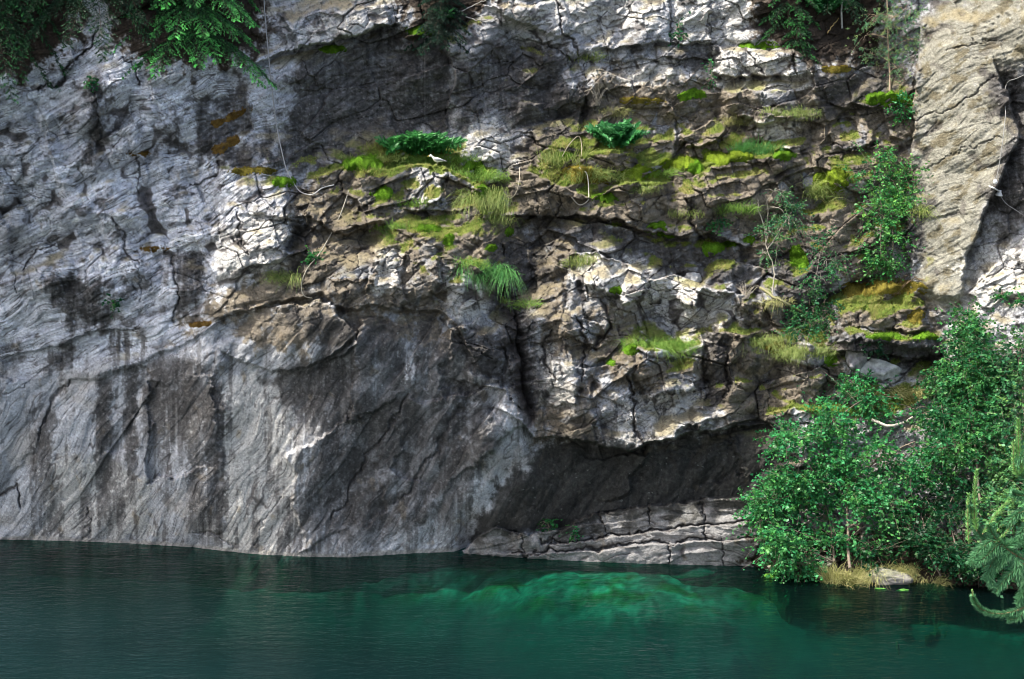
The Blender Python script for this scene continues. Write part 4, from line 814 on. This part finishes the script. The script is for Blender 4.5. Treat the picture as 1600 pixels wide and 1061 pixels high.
# ---- grass
for a in [
  (690, 250, 110, 26, "short bright grass around the gull's feet on the left ledge", 'fresh', .6, 1.4), (590, 248, 90, 22, "low grass at the left end of the gull's ledge", 'mixed'), (745, 275, 80, 34, "drooping grass spilling off the right end of the gull's ledge", 'fresh', .9, 1.2),
  (760, 315, 60, 60, "long pale grass hanging down the gully below the gull's ledge", 'mixed', 1.0, 1.3), (775, 345, 34, 36, "lowest grass of the gully, ending at the overhang", 'mixed', .9), (758, 425, 90, 46, "bushy grass tuft with straw tips on a block above the chimney", 'dark', .9, 1.6),
  (735, 412, 50, 28, "light grass left of the bushy tuft above the chimney", 'fresh', .8), (612, 355, 34, 24, "short bright tuft on the brown face below the ledge", 'fresh', .5), (640, 318, 40, 20, "flat bright grass under the pale block of the gull's ledge", 'fresh'),
  (1028, 540, 96, 44, "large rounded grass tuft on the white block at mid height", 'fresh', .8, 1.6), (1234, 178, 70, 30, "overhanging grass cap on the dark undercut below the pale block", 'mixed', .9, 1.4), (1182, 236, 80, 36, "bright bushy grass crowning the right moss ledge", 'dark', .5, 1.6),
  (1150, 328, 56, 30, "grass tuft on the ledge left of the birch sapling", 'fresh', .7, 1.3), (1195, 532, 60, 34, "pale grass tuft on the brown rock under the leafy bush", 'mixed', .8, 1.2), (1250, 550, 84, 40, "wide yellow green grass hanging left of the shaded overhang", 'mixed', .9, 1.5),
  (822, 475, 24, 26, "small tuft beside the top of the dark chimney", 'fresh'), (447, 432, 26, 34, "pale grass sliding down the crack left of the lower rope", 'mixed', .9), (916, 90, 34, 24, "tuft under the edge of the upper slab", 'mixed'),
  (1290, 300, 46, 54, "tall pale grass beside the round birch bush", 'mixed', .6, 1.3), (930, 275, 80, 34, "mixed grass between the fern and the looped cable", 'mixed', .6, 1.4), (1070, 335, 34, 24, "tuft on the brown face below the moss ledge", 'mixed'),
  (880, 250, 60, 36, "thin upright stalks left of the fern", 'mixed', .25, .7), (1020, 270, 60, 24, "grass in the middle of the moss ledge", 'fresh'), (1000, 295, 50, 24, "grass trailing under the middle of the moss ledge", 'mixed', .9), (1420, 615, 60, 34, "dry grass on the slope below the shaded overhang", 'straw', .7), (1290, 640, 70, 22, "grass edging the lip above the big spreading birch", 'fresh'),
  (1318, 905, 46, 46, "left of two straw grass clumps on the shore", 'straw', .32, 2.2), (1385, 898, 84, 40, "wide straw grass clump overhanging the shore boulder", 'straw', .6, 2.4), (1448, 915, 30, 44, "last wisps of straw grass toward the dark bush", 'straw', .8),
  (965, 175, 40, 30, "dry grass on the ledge below the bare twigs", 'straw', .7), (1150, 190, 40, 26, "trailing dry grass above the round brown boulder", 'straw', .9), (1210, 470, 40, 24, "withered grass at the foot of the birch sapling", 'straw', .8), (1434, 330, 14, 40, "dry grass hanging down right of the round birch bush", 'mixed', .9), (905, 410, 40, 34, "yellow grass left of the white boulder's crest", 'mixed', .8)]:
    tuft(*a)
# ---- moss
for a in [
  (598, 302, 30, 20, "vivid moss cushion on the rib left of the pale block"), (945, 310, 40, 16, "vivid moss pad beside the end of the looped cable"), (880, 245, 24, 14, "round moss cushion next to the upright stalks"), (915, 275, 70, 26, "large yellow green moss bank under the looped cable"), (1000, 272, 70, 18, "moss bank in the middle of the right ledge"),
  (1062, 258, 60, 18, "moss bank joining the right ledge to the bushy grass"), (1085, 262, 34, 22, "dark green moss lobe hanging from the right ledge"), (1140, 246, 80, 18, "long moss bank under the bushy bright grass"), (1225, 245, 34, 14, "moss at the right end of the ledge"), (1025, 357, 32, 18, "moss pad on the face above the white boulder"), (1040, 368, 24, 10, "flat moss pad just under another on the dark face"),
  (1112, 388, 34, 18, "left moss pad on the lip of the dark overhang"), (1140, 383, 26, 10, "vivid middle moss pad on the lip of the dark overhang"), (1168, 375, 22, 9, "right moss pad on the lip of the dark overhang"), (1300, 285, 60, 34, "moss mound beside the round birch bush"), (1388, 156, 70, 22, "moss cap round the foot of the slender pine"), (1248, 405, 34, 36, "mossy hump between the two saplings"),
  (1297, 563, 20, 18, "small vivid moss ball on the corner of the slope"), (1215, 545, 34, 20, "yellow moss under the straw grass"), (670, 358, 44, 9, "thin moss strip on the step below the ledge"), (700, 375, 18, 18, "moss on the edge left of the gully"), (767, 387, 18, 12, "moss knob above the bushy tuft"), (795, 361, 14, 12, "moss dot at the end of the long overhang"), (655, 50, 50, 16, "dark moss roll on the rim under the young spruce"), (516, 78, 44, 8, "moss strip on top of the black wall"),
  (570, 256, 60, 20, "dark moss roll on the left lip of the gull's ledge"), (740, 265, 40, 22, "moss spilling over the right lip of the gull's ledge"), (755, 300, 26, 24, "moss in the gully under the gull's ledge"), (960, 456, 22, 14, "dark moss patch in the hollow of the white boulder"), (1380, 452, 120, 22, "broad brown and yellow moss bank under the round birch bush"), (1430, 495, 26, 22, "yellow moss pad at the end of the shaded block"), (1385, 527, 60, 9, "moss strip on the lip of the shaded overhang"), (1440, 527, 40, 12, "moss cushion at the right end of the shaded overhang"),
  (362, 183, 56, 14, "upper of two rusty moss streaks on the left wall by the hanging rope"), (352, 226, 44, 15, "lower of two rusty moss streaks on the left wall by the hanging rope"), (216, 240, 30, 9, "small rusty moss strip in the crack of the left wall"), (240, 391, 36, 9, "rusty moss on a small knob of the left wall"), (314, 506, 30, 10, "rusty moss on the lip of the left overhang"),
  (395, 268, 70, 8, "olive moss strip left of the hanging rope"), (445, 285, 36, 14, "moss clump where the hanging rope meets the ledge"), (1000, 158, 70, 8, "dry moss on the step below the pale band"), (1080, 150, 40, 16, "moss on the corner under the string of leaves"), (1190, 72, 60, 6, "moss line on top of the long pale block"), (1310, 108, 50, 8, "brown moss shelf right of the pale block"), (985, 548, 24, 18, "moss left of the rounded grass tuft"), (1062, 545, 20, 14, "moss right of the rounded grass tuft"), (955, 568, 16, 9, "single moss dot below the rounded grass tuft")]:
    cushion(*a, c0=(.15, .095, .028) if "rusty" in a[4] else (.15, .125, .025) if any(k in a[4] for k in ("yellow", "brown", "dry", "olive", "large")) else (.11, .16, .014) if "bank" in a[4] or "mound" in a[4] else (.075, .16, .012))
# ---- ropes, cables, wood
cable([(412, -40), (413, 10), (418, 70), (424, 130), (432, 195), (440, 235), (447, 264)], .016, (.27, .27, .27), "grey rope hanging straight down from the left rim to the ledge", off=.35)
cable([(447, 264), (458, 285), (470, 300), (488, 304), (503, 294), (522, 289)], .018, (.36, .36, .35), "loop of grey hose sagging below the left ledge", "hose", "hose", .28)
cable([(545, 298), (532, 335), (516, 368), (498, 398), (480, 420), (471, 445), (475, 462), (488, 466)], .016, (.27, .25, .20), "pale rope trailing down the brown face below the ledge", off=.12)
cable([(1612, 112), (1590, 122), (1572, 133), (1571, 180), (1566, 225), (1560, 265), (1555, 284)], .013, (.20, .20, .19), "white cable hanging down the edge of the tan wall", "cable", "cable", .25)
cable([(1562, 304), (1572, 318), (1590, 330), (1620, 350)], .011, (.20, .20, .20), "thin grey cable running right from the small lamp", "cable", "cable", .25)
cable([(878, 245), (890, 225), (904, 213), (909, 228), (908, 245)], .015, (.26, .22, .16), "stiff tan hose arched over the stalks left of the fern", "hose", "hose", .2)
cable([(905, 262), (917, 272), (920, 300), (918, 314), (905, 320), (893, 308)], .016, (.36, .34, .29), "pale cable looped over the edge of the right ledge", "cable", "cable", .25)
cable([(812, 262), (811, 285), (806, 302), (796, 310), (788, 298)], .015, (.30, .27, .21), "short loop of pale rope right of the gully grass", off=.2)
cable([(664, 62), (664, 120), (664, 205)], .006, (.16, .16, .16), "thin line hanging down the black wall behind the gull", off=.12)
mb = MB(); c_ = surf(1555, 285, .3)
def lathe(mb, cen, prof, ax, c, sides=14):
    ax = unit(np.array(ax, float)); a = unit(np.cross(ax, np.array([.3, .9, .2]))); b = np.cross(ax, a); t = np.arange(sides) / sides * 2 * np.pi
    v = np.array([cen + ax * h + r * (a * np.cos(q) + b * np.sin(q)) for h, r in prof for q in t]); k = np.arange(sides); k2 = (k + 1) % sides
    f = np.concatenate([np.stack([i * sides + k, i * sides + k2, (i + 1) * sides + k2, (i + 1) * sides + k], -1) for i in range(len(prof) - 1)]); mb.add(v, f, c)
root = thing("floodlight", tuple(surf(1556, 300, .05)), "small white floodlight on an arm at the foot of the white cable", "lamp")
m1 = MB(); lathe(m1, surf(1562, 302, .30) + (0, 0, .09), [(0, .01), (0, .05), (-.06, .06), (-.14, .11), (-.16, .115), (-.165, .0)], (.1, -.25, 1), (.62, .62, .60)); m1.build("lamp_shade", PAINT, root, True)
m2 = MB(); tube(m2, curve([surf(1546, 291, .12), surf(1553, 294, .28), surf(1562, 299, .30)], 8), .025, .02, (.6, .6, .58), 8); m2.build("arm", PAINT, root, True)
m3 = MB(); lathe(m3, surf(1555, 284, .28), [(-.07, .0), (-.06, .04), (0, .07), (.06, .04), (.07, 0)], (0, 0, 1), (.7, .7, .68)); m3.build("junction_box", PAINT, root, True)
def wood_thing(name, label, cat, lines, c, r0, r1):
    mb = MB()
    for p in lines: tube(mb, curve([surf(*a) for a in p], 10, .012), r0, r1, c, 7)
    return mb.build_thing(name, BARK, label, cat, smooth=True)
wood_thing("dead_log", "thin greenish dead log leaning across the rock behind the birch sapling", "log", [[(1188, 450, .3), (1220, 470, .35), (1262, 492, .3)]], (.20, .19, .10), .045, .035)
wood_thing("driftwood", "bleached curved dead branch lying on the lip above the big spreading birch", "branch", [[(1362, 656, .5), (1385, 664, .6), (1408, 662, .6), (1426, 652, .5)]], (.48, .43, .36), .05, .03)
wood_thing("dead_branch", "thin grey dead branches lying on the rim beside the young spruce", "branch", [[(715, 20, .1), (740, 8, .15), (760, 0, .15)], [(725, 24, .1), (745, 32, .15), (765, 30, .1)]], (.30, .28, .26), .02, .01)
wood_thing("dead_branch", "short broken stick leaning on the shaded rim below the birch trunk", "branch", [[(1293, 52, .2), (1303, 38, .25), (1311, 28, .2)]], (.34, .24, .10), .022, .012)
def twigs(label, u, v, w_, h, n, c=(.30, .27, .22)):
    mb = MB()
    for _ in range(n):
        a = rng.random() * 2 - 1; q = [surf(u + rng.normal() * 3, v + h * .5, .1), surf(u + a * w_ * .3, v - h * .1, .2), surf(u + a * w_ * .55, v - h * (.5 - .5 * abs(a)), .2)]; tube(mb, curve(q, 7, .02), .008, .004, c, 3)
    return mb.build_thing("dead_shrub", BARK, label, "dead shrub")
twigs("leafless grey twiggy shrub at the right end of the white boulders", 1165, 452, 60, 30, 26); twigs("bare pale twigs arching over the ledge below the black wall", 934, 145, 40, 40, 16); twigs("dry brown bush under the round birch bush", 1400, 440, 90, 40, 40, (.20, .14, .08))
# ---- loose stones
sh_ = lambda u, v: at(u, v, shoreY(v))
boulder(sh_(1222, 893) + (0, .15, .05), (.85, .6, .45), 3, "pale boulder with yellow lichen at the water's edge under the birch", (.42, .40, .34), .5, top=(.30, .26, .06))
boulder(sh_(1277, 898) + (0, .2, .12), (1.0, .8, .8), 5, "grey shore boulder left of the straw grass", (.34, .32, .29), .3)
boulder(sh_(1388, 915) + (0, .3, .16), (1.35, .8, .62), 8, "long grey shore boulder under the wide straw grass", (.22, .205, .19), .3)
boulder(sh_(1206, 900) + (0, -.05, -.02), (.5, .4, .2), 11, "flat bright green mossy stone breaking the water by the pale boulder", (.10, .22, .04), 1, top=(.10, .26, .03))
boulder(sh_(1375, 918) + (0, -.1, -.03), (.42, .25, .12), 12, "left of two small green stones awash below the long boulder", (.05, .16, .03), 1, top=(.06, .19, .03))
boulder(sh_(1410, 920) + (0, -.1, -.03), (.36, .25, .12), 13, "right of two small green stones awash below the long boulder", (.05, .16, .03), 1, top=(.06, .19, .03))
boulder(surf(682, 214, .1), (.75, .5, .22), 14, "pale slab of stone lying behind the fern bank", (.42, .40, .36), 0)
boulder(surf(1082, 436, .1), (.62, .6, .5), 15, "sharp white block perched beside the white boulder's crest", (.42, .42, .41), 0)
boulder(surf(1375, 578, .2), (1.25, .7, .8), 17, "grey boulder in the shade below the mossy shelf", (.36, .36, .37), .15)
boulder(surf(1337, 560, .1), (.8, .7, .9), 18, "dark grey boulder left of the grey boulder below the mossy shelf", (.22, .21, .22), .15)
# ---- gull
def gull():
    foot = surf(682, 257, .25); root = thing("seagull", tuple(foot), "white gull with grey back standing on the left ledge, facing left", "gull"); s = .47
    prof = [(-.02, .52, .0), (.0, .52, .055), (.06, .545, .085), (.13, .54, .085), (.19, .48, .085), (.25, .38, .12), (.35, .31, .155), (.50, .28, .165), (.65, .27, .13), (.80, .25, .075), (.95, .22, .05), (1.08, .20, .02)]
    mb = MB(); n = 14; t = np.arange(n) / n * 2 * np.pi; V_ = []
    for x, z, r in prof:
        for q in t: V_.append((x, r * .85 * math.cos(q), z + r * (1.0 if x < .9 else .4) * math.sin(q)))
    k = np.arange(n); k2 = (k + 1) % n; f = np.concatenate([np.stack([i * n + k, i * n + k2, (i + 1) * n + k2, (i + 1) * n + k], -1) for i in range(len(prof) - 1)])
    T = lambda a: foot + (np.array(a) - (.45, 0, 0)) * s * np.array([1, 1, 1])
    mb.add(T(V_), f, (.72, .71, .68)); body = mb.build("body", PAINT, root, True)
    for sg in (-1, 1):
        w_ = MB(); V_ = [(.25, .10 * sg, .38), (.40, .145 * sg, .42), (.60, .15 * sg, .38), (.85, .09 * sg, .30), (1.14, .03 * sg, .24), (.85, .10 * sg, .23), (.60, .155 * sg, .22), (.38, .14 * sg, .26)]
        V2 = [(a, b + .02 * sg, c) for a, b, c in V_]; w_.add(T(V_ + V2), np.array([[i, (i + 1) % 8, 8 + (i + 1) % 8, 8 + i] for i in range(8)] + [[8, 9, 14, 15], [9, 10, 13, 14], [10, 11, 12, 13]]), np.array([(.33, .34, .36)] * 4 + [(.05, .05, .05)] + [(.33, .34, .36)] * 3 + [(.33, .34, .36)] * 4 + [(.05, .05, .05)] + [(.33, .34, .36)] * 3)); w_.build("wing", PAINT, root)
        l_ = MB(); tube(l_, T([(.47, .06 * sg, .16), (.50, .06 * sg, .08), (.47, .06 * sg, .0)]), .008, .006, (.55, .40, .30), 5); tube(l_, T([(.49, .06 * sg, .005), (.38, .07 * sg, .0)]), .01, .012, (.55, .40, .30), 5); l_.build("leg", PAINT, root)
        e_ = MB(); lathe(e_, T((.03, .068 * sg, .555)), [(-.006, 0), (0, .006), (.006, 0)], (0, 1, 0), (.02, .02, .02), 6); e_.build("eye", PAINT, body)
    b_ = MB(); tube(b_, T([(-.01, 0, .525), (-.08, 0, .515), (-.13, 0, .49)]), .016, .004, (.6, .45, .08), 6); b_.build("beak", PAINT, root, True)
gull()
# ---- foreground pine on the near bank
fx = np.arange(2.2, 16, .25); fy = np.arange(-38, -23, .25); BX2, BY2 = np.meshgrid(fx, fy)
bz2 = 3.6 * sstep(3.6, 6.5, BX2 + .8 * fbm(BX2 * .5, BY2 * .5, 970, 3)) * sstep(-23.2, -26.5, BY2) + .25 * fbm(BX2 * 1.2, BY2 * 1.2, 975, 4) - .6
bi = np.arange(BX2.size).reshape(BX2.shape); bank = mesh_obj("near_bank", np.stack([BX2, BY2, bz2], -1).reshape(-1, 3), np.stack([bi[:-1, :-1], bi[:-1, 1:], bi[1:, 1:], bi[1:, :-1]], -1).reshape(-1, 4), STONE, col=np.full((BX2.size, 3), .2) * np.array([1, .95, .8]), smooth=True); tag(bank, kind="structure")
YF = -29.0; pf = lambda u, v, d=0.0: at(u, v, YF + d)
pr = thing("pine_tree", (5.25, YF, 2.9), "near pine whose long needled boughs reach in at the right edge over the water", "pine"); wood = MB(); nd_ = MB(); cand = MB()
tube(wood, curve([(5.25, YF, 2.7), (5.2, YF, 5), (5.3, YF + .05, 7.5), (5.25, YF, 10.5)], 12), .13, .05, (.16, .10, .06), 9)
def shoot(pts, n, L, dk_, lt_, mb, r=.006, spread=1.0, start=.0):
    n = int(n * 2.4); L *= 1.25; q = curve(pts, 10); tube(wood, q, r, r * .6, (.20, .15, .08), 5); t = start + (1 - start) * rng.random(n) ** .85; idx_ = np.linspace(0, 1, 10)
    o = np.stack([np.interp(t, idx_, q[:, i]) for i in range(3)], -1); tg = unit(np.gradient(q, axis=0)); d0 = np.stack([np.interp(t, idx_, tg[:, i]) for i in range(3)], -1)
    side = rv(n); side = unit(side - d0 * (side * d0).sum(1, keepdims=True)); d = unit(d0 * .75 + side * spread)
    k = rng.random((n, 1)); ln = L * (.7 + .4 * rng.random(n)) * (1.1 - .45 * t); blades(mb, o, d, ln, .0062, np.array(dk_) * (1 - k) + np.array(lt_) * k, .06, 3)
ND, NL = (.04, .15, .065), (.12, .30, .13); CD, CL = (.11, .28, .07), (.24, .46, .14)
T0 = np.array([5.25, YF, 5.6])
for pts, n, L, kind in [
  ([T0, pf(1640, 905, .1), pf(1590, 870), pf(1556, 842), pf(1545, 820)], 420, .07, 0), ([pf(1556, 845), pf(1535, 840, .05), pf(1522, 815, .05), pf(1516, 790)], 420, .06, 0), ([pf(1560, 850), pf(1540, 870, -.05), pf(1525, 880, -.05)], 380, .06, 0),
  ([pf(1526, 830), pf(1522, 790), pf(1526, 735)], 520, .06, 1), ([pf(1514, 850), pf(1512, 810), pf(1513, 772)], 340, .05, 1), ([pf(1535, 835), pf(1555, 806), pf(1576, 782)], 340, .055, 1), ([pf(1552, 848), pf(1572, 832), pf(1583, 808)], 220, .042, 1),
  ([pf(1580, 862), pf(1560, 880), pf(1540, 905)], 460, .065, 0), ([pf(1588, 868), pf(1590, 895), pf(1600, 918)], 420, .065, 0), ([pf(1570, 855), pf(1592, 845), pf(1612, 850)], 420, .065, 0), ([pf(1550, 845), pf(1530, 860), pf(1516, 880)], 340, .06, 0), ([pf(1565, 852), pf(1545, 890), pf(1550, 915)], 360, .065, 0),
  ([np.array([5.25, YF, 5.1]), pf(1660, 948, .1), pf(1600, 952), pf(1560, 960), pf(1530, 950), pf(1520, 932)], 620, .05, 0), ([pf(1532, 952), pf(1522, 940), pf(1519, 922)], 160, .03, 1), ([pf(1600, 952), pf(1592, 965), pf(1575, 968)], 240, .05, 0), ([pf(1610, 950), pf(1598, 930), pf(1590, 935)], 240, .05, 0),
  ([np.array([5.25, YF, 6.6]), pf(1680, 790, .1), pf(1620, 770), pf(1596, 740)], 380, .065, 0), ([pf(1600, 745), pf(1592, 705), pf(1591, 655)], 520, .06, 1), ([pf(1596, 745), pf(1584, 730), pf(1584, 690)], 320, .055, 1), ([pf(1620, 770), pf(1598, 775), pf(1582, 770)], 340, .06, 0),
  ([pf(1625, 800), pf(1596, 800), pf(1572, 818)], 340, .06, 0), ([pf(1625, 810), pf(1600, 825), pf(1588, 850)], 340, .06, 0), ([pf(1630, 690), pf(1608, 700), pf(1588, 722)], 300, .06, 0), ([pf(1600, 880), pf(1575, 900), pf(1556, 925)], 340, .06, 0), ([pf(1625, 900), pf(1605, 915), pf(1590, 942)], 300, .06, 0)]:
    if kind: n = int(n * .5); L *= .72
    shoot(pts, n, L, CD if kind else ND, CL if kind else NL, cand if kind else nd_, .006 if kind else .010, .7 if kind else 1.1, .35 if len(pts) > 4 else .0)
wood.build("trunk", BARK, pr); nd_.build("needles", NEEDLE, pr); cand.build("new_shoots", NEEDLE, pr)
# ---- thin moss and short grass on every mossy step: one carpet
mask = (moss > .45) & (U > -20) & (U < 1620) & (V > -10) & (V < 700); ii = np.flatnonzero(mask.ravel()); ii = rng.choice(ii, min(len(ii), 60000), replace=False)
o = P.reshape(-1, 3)[ii].astype(float) + rng.normal(size=(len(ii), 3)) * .01; nrm_ = N.reshape(-1, 3)[ii]; k = np.clip(n_mid.ravel()[ii] + .5 + .25 * rng.normal(size=len(ii)), 0, 1)[:, None]
mb = MB(); blades(mb, o, unit(nrm_ * .5 + rv(len(ii)) * .5 + (0, -.1, .5)), .035 + (.06 + .16 * np.clip(n_lo.ravel()[ii] * 2, 0, 1)) * rng.random(len(ii)) ** 1.6, .014, (np.array([.08, .18, .02]) * (1 - k) + np.array([.28, .31, .07]) * k) * (.7 + .6 * rng.random((len(ii), 1))), .3, 3)
carpet = mb.build("moss_carpet", GRASS); tag(carpet, kind="stuff"); carpet["label"] = "thin moss and short grass over the ledges"
